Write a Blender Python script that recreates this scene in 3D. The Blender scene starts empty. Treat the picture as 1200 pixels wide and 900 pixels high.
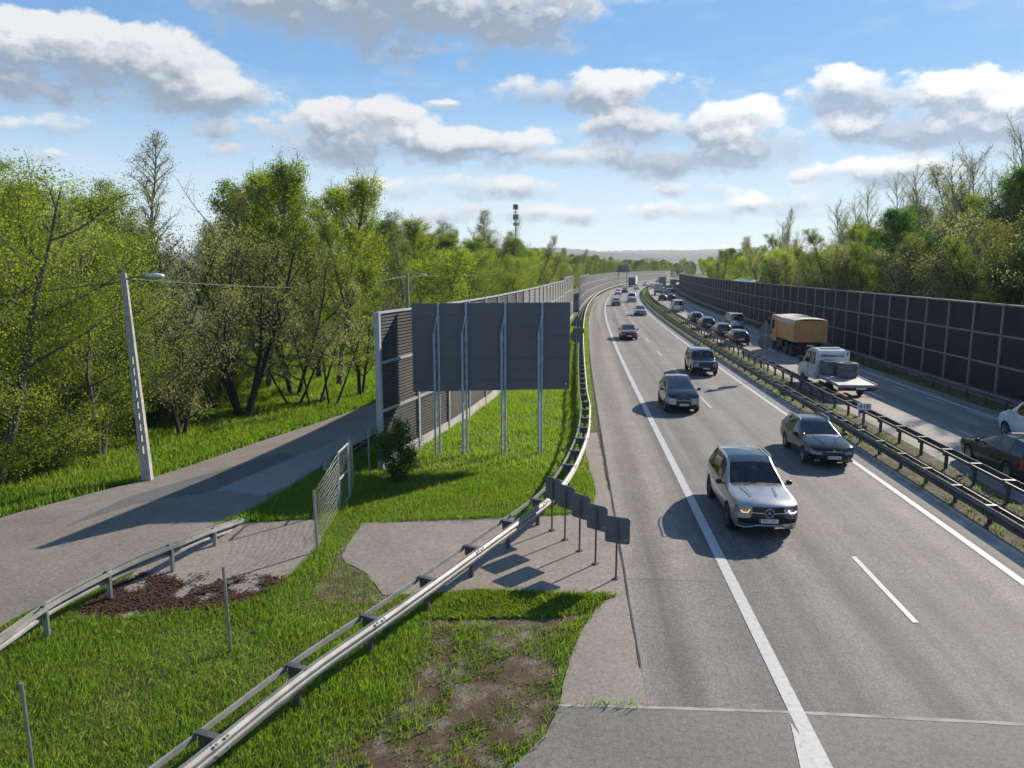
import bpy, bmesh, math, random
import numpy as np
from mathutils import Vector, Matrix
C = bpy.context.scene.collection
scene = bpy.context.scene
R = math.radians
random.seed(7)

# ------------------------------------------------------------------ terrain and road axis
def gz(y):
    """ground height: level near the bridge, then falling 1.45 % along the road, level again far off"""
    y = np.asarray(y, float)
    def f(t):
        u = np.clip((t-8)/30, 0, 1); return 30*(u**3-u**4/2)+np.maximum(t-38, 0)
    def f2(t):
        u = np.clip((t-440)/100, 0, 1); return 100*(u**3-u**4/2)+np.maximum(t-540, 0)
    return -0.0145*(f(y)-f2(y))
def g(y): return float(gz(y))

_K = [0, 40, 80, 120, 160, 200, 250, 300, 350, 400, 440]
_k = [1.83561719e-04, 2.55170573e-04, 4.31429509e-04, 5.35534713e-04, 6.02138897e-04, 6.66673342e-04,
      7.37839844e-04, 8.05827293e-04, 8.58686535e-04, 8.91311895e-04, 9.03442136e-04]
S0, S1 = -40, 640
_s = np.arange(0, S1+1, 1.0)
_h = 0.0742500226+np.cumsum(np.interp(_s, _K, _k))
_x = 4.46219892+np.cumsum(np.sin(_h)); _y = 8+np.cumsum(np.cos(_h))
def axis(s):
    """left edge line of the near carriageway: x, y, heading"""
    s = np.asarray(s, float)
    h = np.interp(s, _s, _h)
    x = np.interp(s, _s, _x)+np.minimum(s, 0)*math.sin(_h[0])
    y = np.interp(s, _s, _y)+np.minimum(s, 0)*math.cos(_h[0])
    return x, y, h
def at(s, off):
    x, y, h = axis(s)
    return x+np.cos(h)*off, y-np.sin(h)*off
def pt(s, off, z=0.0):
    x, y = at(s, off); return (float(x), float(y), g(y)+z)
def head(s): return float(axis(s)[2])

# ------------------------------------------------------------------ materials
def new_mat(name):
    m = bpy.data.materials.new(name); m.use_nodes = True
    nt = m.node_tree; return m, nt, nt.nodes['Principled BSDF']
def nd(nt, t, **kw):
    n = nt.nodes.new(t)
    for k, v in kw.items():
        if k in n.inputs.keys() if hasattr(n.inputs, 'keys') else False: n.inputs[k].default_value = v
        else: setattr(n, k, v)
    return n
def noise(nt, vec, scale, detail=4, rough=.55):
    n = nt.nodes.new('ShaderNodeTexNoise'); n.inputs['Scale'].default_value = scale
    n.inputs['Detail'].default_value = detail; n.inputs['Roughness'].default_value = rough
    if vec is not None: nt.links.new(vec, n.inputs['Vector'])
    return n.outputs['Fac']
def ramp(nt, fac, stops):
    r = nt.nodes.new('ShaderNodeValToRGB'); e = r.color_ramp.elements
    while len(e) < len(stops): e.new(0.5)
    for i, (p, c) in enumerate(stops):
        e[i].position = p; e[i].color = (*c, 1) if len(c) == 3 else c
    nt.links.new(fac, r.inputs['Fac']); return r.outputs['Color']
def mix(nt, fac, a, b, mode='MIX'):
    m = nt.nodes.new('ShaderNodeMix'); m.data_type = 'RGBA'; m.blend_type = mode
    for sock, v in ((m.inputs[0], fac), (m.inputs[6], a), (m.inputs[7], b)):
        if isinstance(v, (int, float)): sock.default_value = v
        elif isinstance(v, tuple): sock.default_value = (*v, 1) if len(v) == 3 else v
        else: nt.links.new(v, sock)
    return m.outputs[2]
def mth(nt, op, a, b=None, c=None, clamp=False):
    m = nt.nodes.new('ShaderNodeMath'); m.operation = op; m.use_clamp = clamp
    for i, v in enumerate((a, b, c)):
        if v is None: continue
        if isinstance(v, (int, float)): m.inputs[i].default_value = v
        else: nt.links.new(v, m.inputs[i])
    return m.outputs[0]
def coords(nt, kind='Object'):
    return nt.nodes.new('ShaderNodeTexCoord').outputs[kind]
def worldpos(nt):
    return nt.nodes.new('ShaderNodeNewGeometry').outputs['Position']
def bump(nt, b, h, strength=.3, dist=.02):
    n = nt.nodes.new('ShaderNodeBump'); n.inputs['Strength'].default_value = strength; n.inputs['Distance'].default_value = dist
    nt.links.new(h, n.inputs['Height']); nt.links.new(n.outputs['Normal'], b.inputs['Normal'])
def simple(name, col, rough=.6, metal=0., var=.15, scale=6., coat=0., bmp=0.):
    m, nt, b = new_mat(name)
    f = noise(nt, coords(nt), scale, 5)
    c2 = tuple(max(0, c*(1-var*2)) for c in col); c1 = tuple(min(1, c*(1+var)) for c in col)
    nt.links.new(ramp(nt, f, [(.3, c2), (.7, c1)]), b.inputs['Base Color'])
    b.inputs['Roughness'].default_value = rough; b.inputs['Metallic'].default_value = metal
    b.inputs['Coat Weight'].default_value = coat; b.inputs['Coat Roughness'].default_value = .04
    if bmp: bump(nt, b, noise(nt, coords(nt), scale*8, 4), bmp)
    return m
M = {}
M['galv'] = simple('galvanised_steel', (.40, .42, .44), .42, .75, .14, 3)
M['galv_dull'] = simple('weathered_steel', (.13, .13, .135), .55, .5, .2, 2.5)
M['rail_brown'] = simple('dusty_steel', (.10, .096, .095), .55, .45, .22, 2.0)
M['sign_back'] = simple('sign_back_grey', (.125, .135, .15), .5, .25, .10, 1.5)
M['board_back'] = simple('board_back_grey', (.120, .129, .142), .5, .15, .06, .9)
M['post_blue'] = simple('galvanised_lattice', (.42, .46, .50), .55, .2, .1, 4)
M['conc'] = simple('concrete', (.42, .40, .37), .9, 0, .12, 3, 0, .15)
M['conc_pole'] = simple('pole_concrete', (.38, .36, .33), .9, 0, .15, 5, 0, .2)
M['white_paint'] = simple('white_paint', (.78, .78, .76), .5, 0, .06, 8)
M['red_paint'] = simple('red_paint', (.55, .03, .03), .5, 0, .05, 8)
M['black'] = simple('black_plastic', (.012, .012, .013), .45, 0, .1, 8)
M['rubber'] = simple('tyre_rubber', (.018, .018, .019), .8, 0, .2, 10)
M['panel_post'] = simple('barrier_post_grey', (.40, .42, .44), .5, .35, .10, 2)
M['panel_dark'] = simple('absorber_panel_dark', (.016, .016, .018), .8, 0, .22, .8)
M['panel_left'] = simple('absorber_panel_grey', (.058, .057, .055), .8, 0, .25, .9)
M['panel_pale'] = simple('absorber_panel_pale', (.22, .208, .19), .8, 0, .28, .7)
M['wire'] = simple('fence_wire', (.24, .245, .25), .5, .5, .1, 9)
M['cable'] = simple('cable_black', (.03, .03, .03), .6)
M['glassclear'] = simple('clear_panel', (.35, .38, .38), .25, 0, .08, 1)

def asphalt(name, lo, hi, bands=True, grain=26., warm=(1, 1, 1)):
    m, nt, b = new_mat(name)
    p = worldpos(nt)
    c = ramp(nt, noise(nt, p, .35, 6, .6), [(.3, lo), (.7, hi)])
    sp = noise(nt, p, grain, 3, .8)
    c = mix(nt, .75 if bands else .42, c, ramp(nt, sp, [(.30, (.22, .22, .22)), (.5, (.95, .95, .95)), (.70, (1.95, 1.90, 1.84))]), 'MULTIPLY')
    c = mix(nt, .8, c, ramp(nt, noise(nt, p, grain*.33, 4, .75), [(.32, (.62, .62, .63)), (.5, (1., 1., 1.)), (.68, (1.32, 1.30, 1.28))]), 'MULTIPLY')
    c = mix(nt, .8, c, ramp(nt, noise(nt, p, 1.1, 6, .7), [(.30, (.80, .79, .78)), (.5, (1., 1., 1.)), (.72, (1.10, 1.09, 1.07))]), 'MULTIPLY')
    if bands:
        uv = nt.nodes.new('ShaderNodeUVMap'); uv.uv_map = 'road'
        sx = nt.nodes.new('ShaderNodeSeparateXYZ'); nt.links.new(uv.outputs[0], sx.inputs[0])
        mp = nt.nodes.new('ShaderNodeCombineXYZ')
        nt.links.new(sx.outputs[0], mp.inputs[0]); nt.links.new(mth(nt, 'MULTIPLY', sx.outputs[1], .018), mp.inputs[1])
        tr = noise(nt, mp.outputs[0], .95, 5, .62)
        c = mix(nt, 1., c, ramp(nt, tr, [(.34, (.60, .585, .575)), (.5, (1., 1., 1.)), (.66, (1.20, 1.19, 1.17))]), 'MULTIPLY')
        # polished wheel paths, about 1.45 m apart, coming and going along the road
        wv = mth(nt, 'COSINE', mth(nt, 'MULTIPLY', mth(nt, 'SUBTRACT', sx.outputs[0], 4.8), 4.333))
        mp3 = nt.nodes.new('ShaderNodeCombineXYZ'); nt.links.new(mth(nt, 'MULTIPLY', sx.outputs[0], .35), mp3.inputs[0]); nt.links.new(mth(nt, 'MULTIPLY', sx.outputs[1], .03), mp3.inputs[1])
        am = mth(nt, 'MULTIPLY', noise(nt, mp3.outputs[0], 1.3, 2), .42)
        c = mix(nt, 1., c, mth(nt, 'MULTIPLY_ADD', mth(nt, 'MULTIPLY', wv, am), .75, 1.0), 'MULTIPLY')
        # fine longitudinal cracks and joints
        mp2 = nt.nodes.new('ShaderNodeCombineXYZ')
        nt.links.new(mth(nt, 'MULTIPLY', sx.outputs[0], 1.0), mp2.inputs[0]); nt.links.new(mth(nt, 'MULTIPLY', sx.outputs[1], .12), mp2.inputs[1])
        cr = noise(nt, mp2.outputs[0], 1.6, 7, .7)
        ck = mth(nt, 'LESS_THAN', mth(nt, 'ABSOLUTE', mth(nt, 'SUBTRACT', cr, .5)), .0035)
        ck = mth(nt, 'MULTIPLY', ck, mth(nt, 'GREATER_THAN', noise(nt, p, .22, 2), .53))
        c = mix(nt, mth(nt, 'MULTIPLY', ck, .6), c, (.05, .05, .05))
    nt.links.new(c, b.inputs['Base Color'])
    b.inputs['Roughness'].default_value = .82
    bump(nt, b, sp, .35, .01)
    return m
M['road'] = asphalt('motorway_asphalt', (.126, .115, .107), (.162, .149, .139))
M['shoulder'] = asphalt('shoulder_asphalt', (.150, .132, .117), (.192, .171, .153))
M['road_r'] = asphalt('far_carriageway_asphalt', (.185, .168, .150), (.235, .214, .192))
M['sideroad'] = asphalt('side_road_asphalt', (.165, .145, .127), (.212, .188, .166), False, 32)
M['patch_dark'] = asphalt('asphalt_patch_dark', (.10, .098, .098), (.125, .122, .12), False, 45)
M['patch_light'] = asphalt('asphalt_patch_light', (.215, .21, .205), (.255, .25, .24), False, 45)
M['front'] = asphalt('deck_asphalt', (.132, .120, .110), (.168, .153, .141), False)
M['apron'] = asphalt('apron_concrete', (.19, .158, .132), (.25, .212, .18), False, 30)
M['strip'] = asphalt('edge_concrete', (.20, .169, .143), (.25, .213, .182), False, 32)

def marking():
    m, nt, b = new_mat('road_marking_paint')
    p = worldpos(nt)
    f = noise(nt, p, 9, 6, .75)
    c = ramp(nt, f, [(.30, (.20, .19, .18)), (.44, (.41, .40, .385)), (.7, (.50, .49, .475))])
    nt.links.new(c, b.inputs['Base Color']); b.inputs['Roughness'].default_value = .6
    bump(nt, b, noise(nt, p, 60, 2), .2, .005)
    return m
M['mark'] = marking()

def ground_mat():
    m, nt, b = new_mat('grassy_soil')
    p = worldpos(nt)
    c = ramp(nt, noise(nt, p, .45, 7, .65), [(.36, (.095, .066, .036)), (.46, (.085, .085, .028)), (.6, (.085, .125, .028))])
    c = mix(nt, .7, c, ramp(nt, noise(nt, p, 14, 5, .75), [(.25, (.45, .45, .45)), (.75, (1.5, 1.5, 1.5))]), 'MULTIPLY')
    nt.links.new(c, b.inputs['Base Color']); b.inputs['Roughness'].default_value = 1
    bump(nt, b, noise(nt, p, 7, 6, .7), .9, .12)
    return m
M['ground'] = ground_mat()
def dirt_mat(name, a, c_, d, sc=2.2):
    m, nt, b = new_mat(name)
    p = worldpos(nt)
    f = noise(nt, p, sc, 8, .72)
    c = ramp(nt, f, [(.34, a), (.5, c_), (.64, d)])
    c = mix(nt, .7, c, ramp(nt, noise(nt, p, 30, 4, .8), [(.25, (.35, .35, .35)), (.75, (1.6, 1.55, 1.5))]), 'MULTIPLY')
    nt.links.new(c, b.inputs['Base Color']); b.inputs['Roughness'].default_value = 1
    bump(nt, b, noise(nt, p, 18, 6, .75), 1., .06)
    return m
M['dirt'] = dirt_mat('bare_soil', (.070, .038, .018), (.112, .072, .042), (.235, .20, .165), 1.5)
M['gravel'] = dirt_mat('gravelly_soil', (.15, .11, .085), (.24, .205, .175), (.32, .285, .25), 3)
M['median_soil'] = dirt_mat('median_soil', (.05, .04, .026), (.11, .088, .06), (.20, .175, .14), 1.2)
M['gutter'] = simple('gutter_concrete', (.36, .33, .30), .9, 0, .2, 2.0, 0, .2)

def leaf_mat(name, a, b_, trans=.56, rnd=.25):
    """leaf faces: colour varies leaf by leaf, clump by clump and tree by tree; light passes through"""
    m = bpy.data.materials.new(name); m.use_nodes = True; nt = m.node_tree; nt.nodes.clear()
    out = nt.nodes.new('ShaderNodeOutputMaterial')
    geo = nt.nodes.new('ShaderNodeNewGeometry'); oi = nt.nodes.new('ShaderNodeObjectInfo')
    cl = noise(nt, coords(nt), .9, 3)
    f = mth(nt, 'ADD', mth(nt, 'MULTIPLY', geo.outputs['Random Per Island'], .55), mth(nt, 'MULTIPLY', mth(nt, 'SUBTRACT', cl, .2), .75))
    f = mth(nt, 'ADD', f, mth(nt, 'MULTIPLY', mth(nt, 'SUBTRACT', oi.outputs['Random'], .5), rnd*1.6), clamp=True)
    a = tuple(1.9*v for v in a); b_ = tuple(1.6*v for v in b_)
    c = ramp(nt, f, [(.15, a), (.85, b_)])
    d = nt.nodes.new('ShaderNodeBsdfDiffuse'); t = nt.nodes.new('ShaderNodeBsdfTranslucent'); gl = nt.nodes.new('ShaderNodeBsdfGlossy')
    gl.inputs['Roughness'].default_value = .6; gl.inputs['Color'].default_value = (.6, .6, .6, 1)
    nt.links.new(c, d.inputs['Color'])
    nt.links.new(mix(nt, 1., c, (1.85, 1.95, .75), 'MULTIPLY'), t.inputs['Color'])
    s = nt.nodes.new('ShaderNodeMixShader'); s.inputs[0].default_value = trans
    nt.links.new(d.outputs[0], s.inputs[1]); nt.links.new(t.outputs[0], s.inputs[2])
    s2 = nt.nodes.new('ShaderNodeMixShader'); s2.inputs[0].default_value = .018
    nt.links.new(s.outputs[0], s2.inputs[1]); nt.links.new(gl.outputs[0], s2.inputs[2])
    nt.links.new(s2.outputs[0], out.inputs['Surface'])
    return m

# ------------------------------------------------------------------ object helpers
def tag(o, label=None, cat=None, group=None, kind=None):
    if label: o['label'] = label
    if cat: o['category'] = cat
    if group: o['group'] = group
    if kind: o['kind'] = kind
    return o
def link(name, me, parent=None, mat=None):
    if mat is not None:
        me.materials.clear()
        for m in (mat if isinstance(mat, (list, tuple)) else [mat]): me.materials.append(m)
    o = bpy.data.objects.new(name, me); C.objects.link(o)
    if parent is not None: o.parent = parent
    return o
def empty(name, loc=(0, 0, 0), rot=(0, 0, 0)):
    o = bpy.data.objects.new(name, None); C.objects.link(o)
    o.location = loc; o.rotation_euler = rot; o.empty_display_size = .2; return o
class MB:
    """collects vertices and faces, then links ONE mesh object"""
    def __init__(s): s.v = []; s.f = []; s.mi = []
    def add(s, vs, fs, mi=0):
        n = len(s.v); s.v += [tuple(v) for v in vs]; s.f += [tuple(i+n for i in f) for f in fs]; s.mi += [mi]*len(fs); return s
    def box(s, c, d, rz=0., mi=0, M4=None):
        x, y, z = d[0]/2, d[1]/2, d[2]/2
        vs = [(a*x, b*y, e*z) for e in (-1, 1) for a, b in ((-1, -1), (1, -1), (1, 1), (-1, 1))]
        ca, sa = math.cos(rz), math.sin(rz)
        vs = [(c[0]+a*ca-b*sa, c[1]+a*sa+b*ca, c[2]+e) for a, b, e in vs]
        if M4 is not None: vs = [tuple(M4 @ Vector(v)) for v in vs]
        return s.add(vs, [(3, 2, 1, 0), (4, 5, 6, 7), (0, 1, 5, 4), (1, 2, 6, 5), (2, 3, 7, 6), (3, 0, 4, 7)], mi)
    def tube(s, pts, r, n=6, cap=True, mi=0):
        pts = [Vector(p) for p in pts]; rs = r if isinstance(r, (list, tuple)) else [r]*len(pts)
        rings = []
        for i, p in enumerate(pts):
            d = (pts[min(i+1, len(pts)-1)]-pts[max(i-1, 0)])
            d = d.normalized() if d.length > 1e-9 else Vector((0, 0, 1))
            a = Vector((0, 0, 1)) if abs(d.z) < .9 else Vector((1, 0, 0))
            u = d.cross(a).normalized(); w = d.cross(u)
            rings.append([p+(u*math.cos(t)+w*math.sin(t))*rs[i] for t in [2*math.pi*k/n for k in range(n)]])
        vs = [v for rg in rings for v in rg]; fs = []
        for i in range(len(pts)-1):
            for k in range(n):
                a, b = i*n+k, i*n+(k+1) % n
                fs.append((a, b, b+n, a+n))
        if cap: fs += [tuple(range(n-1, -1, -1)), tuple(range(len(vs)-n, len(vs)))]
        return s.add(vs, fs, mi)
    def lathe(s, prof, n=24, axis='Y', c=(0, 0, 0), mi=0):
        """closed profile of (radius, along-axis)"""
        vs = []; m = len(prof)
        for k in range(n):
            t = 2*math.pi*k/n
            for r, a in prof:
                p = {'Y': (r*math.cos(t), a, r*math.sin(t)), 'Z': (r*math.cos(t), r*math.sin(t), a), 'X': (a, r*math.cos(t), r*math.sin(t))}[axis]
                vs.append((p[0]+c[0], p[1]+c[1], p[2]+c[2]))
        fs = [(k*m+i, k*m+(i+1) % m, ((k+1) % n)*m+(i+1) % m, ((k+1) % n)*m+i) for k in range(n) for i in range(m)]
        return s.add(vs, fs, mi)
    def prism(s, poly, y0, y1, mi=0):
        """polygon in x-z, extruded along y"""
        n = len(poly)
        vs = [(x, y0, z) for x, z in poly]+[(x, y1, z) for x, z in poly]
        fs = [tuple(range(n)), tuple(range(2*n-1, n-1, -1))]+[(i, i+n, (i+1) % n+n, (i+1) % n) for i in range(n)]
        return s.add(vs, fs, mi)
    def sweep(s, prof, path, closed=True, caps=True, mi=0):
        """profile of (side, up) carried along a path of points"""
        P = [Vector(p) for p in path]; m = len(prof); vs = []
        for i, p in enumerate(P):
            d = P[min(i+1, len(P)-1)]-P[max(i-1, 0)]; d.z = 0; d.normalize()
            nrm = Vector((d.y, -d.x, 0))
            vs += [p+nrm*a+Vector((0, 0, b)) for a, b in prof]
        fs = []
        for i in range(len(P)-1):
            for k in range(m if closed else m-1):
                a, b = i*m+k, i*m+(k+1) % m
                fs.append((a, a+m, b+m, b))
        if caps and closed: fs += [tuple(range(m)), tuple(range(len(vs)-1, len(vs)-m-1, -1))]
        return s.add(vs, fs, mi)
    def mesh(s, name, smooth=False):
        me = bpy.data.meshes.new(name); me.from_pydata(s.v, [], s.f); me.update()
        bm = bmesh.new(); bm.from_mesh(me); bmesh.ops.recalc_face_normals(bm, faces=bm.faces); bm.to_mesh(me); bm.free()
        if any(s.mi): me.polygons.foreach_set('material_index', s.mi)
        if smooth: me.polygons.foreach_set('use_smooth', [True]*len(me.polygons))
        return me
    def build(s, name, mat, parent=None, smooth=False):
        return link(name, s.mesh(name, smooth), parent, mat)
def smooth_by_angle(o, ang=35):
    me = o.data
    me.polygons.foreach_set('use_smooth', [True]*len(me.polygons))
    try: me.set_sharp_from_angle(angle=R(ang))
    except Exception: pass
def along(path, step, start=0.):
    """points and headings every step metres along a polyline"""
    P = [Vector(p) for p in path]; out = []; d = start; acc = 0.
    for a, b in zip(P, P[1:]):
        L = (b-a).length
        while d <= acc+L+1e-6:
            t = (d-acc)/L if L else 0; q = a+(b-a)*t; e = b-a
            out.append((q, math.atan2(e.y, e.x))); d += step
        acc += L
    return out
def resample(path, step):
    return [tuple(q) for q, _ in along(path, step)]
def smooth_path(path, n=8):
    """Catmull-Rom through the given points"""
    P = [Vector(p) for p in path]; out = []
    for i in range(len(P)-1):
        p0, p1, p2, p3 = P[max(i-1, 0)], P[i], P[i+1], P[min(i+2, len(P)-1)]
        for k in range(n):
            t = k/n
            out.append(.5*((2*p1)+(p2-p0)*t+(2*p0-5*p1+4*p2-p3)*t*t+(3*p1-p0-3*p2+p3)*t**3))
    out.append(P[-1]); return [tuple(p) for p in out]
# ------------------------------------------------------------------ ground, roads, markings
def ground():
    ys = np.concatenate([[-400, -100, -20], np.arange(0, 60, 1.), np.arange(60, 440, 20.), np.arange(440, 545, 5.), [560, 700, 1200, 2500, 4500]])
    xs = np.array([-4000, -400, -60, -30, 0, 30, 60, 400, 4000.])
    vs = [(x, y, g(y)-.03) for y in ys for x in xs]; n = len(xs)
    fs = [(j*n+i, j*n+i+1, (j+1)*n+i+1, (j+1)*n+i) for j in range(len(ys)-1) for i in range(n-1)]
    tag(MB().add(vs, fs).build('ground', M['ground']), kind='structure')
ground()
def strip(name, o0, o1, mat, z=0., s0=S0, s1=520, step=2., curb=0.):
    ss = np.arange(s0, s1+step/2, step); vs = []; uv = []
    f0 = o0 if callable(o0) else (lambda s: o0); f1 = o1 if callable(o1) else (lambda s: o1)
    for s in ss:
        for o in (f0(s), f1(s)): vs.append(pt(s, o, z)); uv.append((o, s))
    fs = [(2*i, 2*i+1, 2*i+3, 2*i+2) for i in range(len(ss)-1)]
    o = MB().add(vs, fs).build(name, mat)
    me = o.data; l = me.uv_layers.new(name='road')
    for lp in me.loops: l.data[lp.index].uv = uv[lp.vertex_index]
    return tag(o, kind='structure')
strip('carriageway_near', -2.45, 7.25, M['road'])
strip('hard_shoulder', -2.44, -.35, M['shoulder'], .004, 8, 470)
strip('gutter', 7.25, 7.52, M['gutter'], .006)
strip('carriageway_far', 10.05, 17.5, M['road_r'])
strip('median_soil', 7.62, 10.05, M['median_soil'], .03)
def kerb(name, off, w, h, s0=S0, s1=520):
    ss = np.arange(s0, s1+1, 2.); P = [pt(s, off, 0) for s in ss]
    return tag(MB().sweep([(0, -.02), (0, h-.02), (.02, h), (w, h), (w, -.02)], P).build(name, M['gutter']), kind='structure')
kerb('kerb', 7.52, .10, .10)
def lines():
    def poly(segs, w, name, off, z=.010):
        b = MB()
        for s0, s1 in segs:
            ss = np.linspace(s0, s1, max(2, int((s1-s0)/2)+1)); vs = []
            for s in ss:
                o = off(s) if callable(off) else off
                vs += [pt(s, o-w/2, z), pt(s, o+w/2, z)]
            b.add(vs, [(2*i, 2*i+1, 2*i+3, 2*i+2) for i in range(len(ss)-1)])
        tag(b.build(name, M['mark']), kind='structure')
    poly([(S0, 480)], .26, 'edge_line', 0)
    poly([(S0, 480)], .20, 'edge_line', 6.76)
    # broken lane line: 4 m strokes, 12 m apart
    poly([(s, s+3.6) for s in np.arange(-29.8, 470, 12.0)], .13, 'lane_line', 3.38)
    poly([(62, 480)], .20, 'edge_line', 10.3)
    poly([(S0, 480)], .20, 'edge_line', 16.5)
    poly([(s, s+3.6) for s in np.arange(-14, 470, 12.0)], .13, 'lane_line', 13.4)
    poly([(s, s+2.1) for s in np.arange(20.5, 58, 4.05)], .10, 'lane_line', lambda s: 16.2-.05*(s-30))
lines()

def flat_poly(name, pts, mat, z, jit=.0, seed=1, uv=False):
    """a flat sheet that follows the fall of the ground"""
    rnd = random.Random(seed)
    P = []
    n = len(pts)
    for i in range(n):
        a, b = Vector(pts[i]), Vector(pts[(i+1) % n]); k = max(1, int((b-a).length/.25)) if jit else max(1, int((b-a).length/1.5))
        for t in range(k):
            q = a.lerp(b, t/k)
            P.append((q.x+rnd.uniform(-jit, jit), q.y+rnd.uniform(-jit, jit)))
    bm = bmesh.new()
    bm.faces.new([bm.verts.new((x, y, 0)) for x, y in P])
    y0, y1 = min(p[1] for p in P), max(p[1] for p in P)
    for yy in np.arange(math.ceil(y0), y1, 1.0):
        bmesh.ops.bisect_plane(bm, geom=bm.verts[:]+bm.edges[:]+bm.faces[:], plane_co=(0, yy, 0), plane_no=(0, 1, 0))
    for v in bm.verts: v.co.z = g(v.co.y)+z
    bmesh.ops.triangulate(bm, faces=bm.faces[:])
    bmesh.ops.recalc_face_normals(bm, faces=bm.faces)
    me = bpy.data.meshes.new(name); bm.to_mesh(me); bm.free()
    if me.polygons and me.polygons[0].normal.z < 0: me.flip_normals()
    return tag(link(name, me, None, mat), kind='structure')
APRON = [(-4.29, 18.37), (-4.37, 19.25), (-4.28, 21.11), (-2.46, 21.26), (0.0, 21.56), (1.0, 21.71), (1.64, 21.79), (2.42, 22.27), (2.75, 24.5), (2.85, 28), (3.0, 33), (3.75, 33), (3.2, 25), (2.93, 20), (2.70, 16.33), (2.34, 16.28), (0.77, 16.37), (-0.78, 16.6), (-1.54, 16.37), (-2.88, 16.28), (-3.48, 17.47)]
STRIPP = [(2.71, 16.33), (2.68, 15.32), (2.40, 11.95), (0.82, 11.97), (0.91, 12.66), (1.1, 13.55), (1.38, 14.56), (1.97, 15.93), (2.34, 16.28)]
FRONTP = [(3.2, 11.80), (2.39, 11.90), (0.80, 11.95), (0.54, 11.17), (0.0, 10.34), (-0.47, 9.45), (-1.2, 8), (-1.8, 4), (12.6, 4), (12.25, 11.1), (8.24, 11.40), (4.55, 11.72)]
LAYBY = [(-9.29, 15.24), (-9.22, 17.07), (-9.01, 18.37), (-8.7, 20.55), (-7.58, 21.11), (-5.65, 21.41), (-5.31, 20.41), (-5.07, 19.25), (-5.25, 17.57), (-5.63, 16.51), (-5.81, 15.89), (-7.28, 15.4), (-8.39, 15.08)]
DIRT = [(-1.83, 15.52), (-0.76, 16.15), (0.95, 16.06), (1.66, 15.64), (1.07, 13.87), (0.79, 12.66), (0.8, 11.97), (0.4, 11.06), (-0.13, 10.24), (-.8, 9.0), (-3.4, 9.0), (-2.75, 10.6), (-1.95, 11.9), (-1.85, 13.55)]
GRAVEL = [(-1.11, 13.24), (0.0, 13.55), (0.74, 13.59), (1.0, 12.66), (0.75, 11.8), (0.3, 10.95), (-.15, 10.2), (-.6, 9.6), (-0.74, 10.97), (-1.29, 11.87)]
LITTER = [(-9.26, 15.52), (-9.02, 17.4), (-8.1, 17.3), (-7.12, 17.3), (-5.46, 17.2), (-5.58, 15.81), (-7.32, 15.48), (-8.47, 15.24)]
# side road: far and near edges
SR_FAR = [(-17.5, 10), (-15.9, 18), (-14.92, 21.49), (-13.66, 23.73), (-12.13, 26.48), (-10.6, 31.0), (-8.7, 36.25), (-7.2, 41), (-6.1, 46), (-4.0, 58), (-1.2, 77), (3.0, 105), (7, 130), (12.5, 160), (20, 195)]
SR_NEAR = [(-10.6, 8), (-10.49, 14.74), (-9.76, 16.6), (-8.97, 19.25), (-7.89, 22.03), (-7.37, 24.68), (-6.7, 28.37), (-5.5, 33.15), (-4.2, 38), (-3.2, 43), (-.6, 58), (2.2, 77), (6.6, 105), (10.6, 130), (16, 160), (23.5, 195)]
def dense(p, n=6): return [(q[0], q[1]) for q in smooth_path([(x, y, 0) for x, y in p], n)]
SIDE = dense(SR_FAR)+dense(SR_NEAR)[::-1]
flat_poly('side_road', SIDE, M['sideroad'], 0.)
flat_poly('asphalt_patch', [(-9.70, 24.19), (-8.6, 27.42), (-7.0, 32.4), (-6.2, 31.2), (-6.8, 29.37), (-7.45, 24.68), (-7.95, 23.73)], M['patch_light'], .005)
flat_poly('asphalt_patch', [(-9.05, 29.37), (-8.33, 29.09), (-9.72, 24.19), (-11.6, 22.85), (-12.6, 20.8), (-12.2, 23.5)], M['patch_dark'], .005)
flat_poly('concrete_apron', APRON, M['apron'], -.008, .03, 2)
flat_poly('edge_strip', STRIPP, M['strip'], -.004, .02, 3)
flat_poly('bridge_approach', FRONTP, M['front'], .0045)
flat_poly('lay_by', LAYBY, M['apron'], -.006, .05, 4)
flat_poly('bare_soil', DIRT, M['dirt'], -.022, .10, 5)
flat_poly('bare_soil', [(-4.5, 16.2), (-4.65, 18.3), (-4.5, 19.4), (-4.25, 19.5), (-3.3, 17.4), (-2.2, 16.4), (-2.3, 15.5), (-3.4, 15.3)], M['dirt'], -.021, .10, 8)
# pale sealed joint across the carriageway, tapered in width
JA = [(0.79, 11.95), (2.38, 11.88), (4.55, 11.76), (8.24, 11.42), (12.2, 11.06)]
def joint():
    rnd = random.Random(3); top = []; bot = []
    for i in range(60):
        t = i/59*4; k = min(3, int(t)); a, b = JA[k], JA[k+1]; u = t-k
        x, y = a[0]+(b[0]-a[0])*u, a[1]+(b[1]-a[1])*u
        w = .022+.02*(i/59)+rnd.uniform(0, .018)
        top.append((x, y+w+rnd.uniform(-.006, .006))); bot.append((x, y-w+rnd.uniform(-.006, .006)))
    vs = [(x, y, g(y)+.0085) for x, y in top+bot]; n = len(top)
    tag(MB().add(vs, [(i, i+1, n+i+1, n+i) for i in range(n-1)]).build('joint_line', M['gutter']), kind='structure')
joint()
M['crack'] = simple('crack_filler', (.045, .042, .04), .9, 0, .3, 9)
def seam():
    rnd = random.Random(9); vs = []
    ss = np.arange(4, 60, .35)
    for s in ss:
        o = -2.47+.008*math.sin(s*1.7)+rnd.uniform(-.004, .004); w = rnd.uniform(.009, .022)
        vs += [pt(s, o-w, .0085), pt(s, o+w, .0085)]
    tag(MB().add(vs, [(2*i, 2*i+1, 2*i+3, 2*i+2) for i in range(len(ss)-1)]).build('pavement_seam', M['crack']), kind='structure')
seam()
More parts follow.
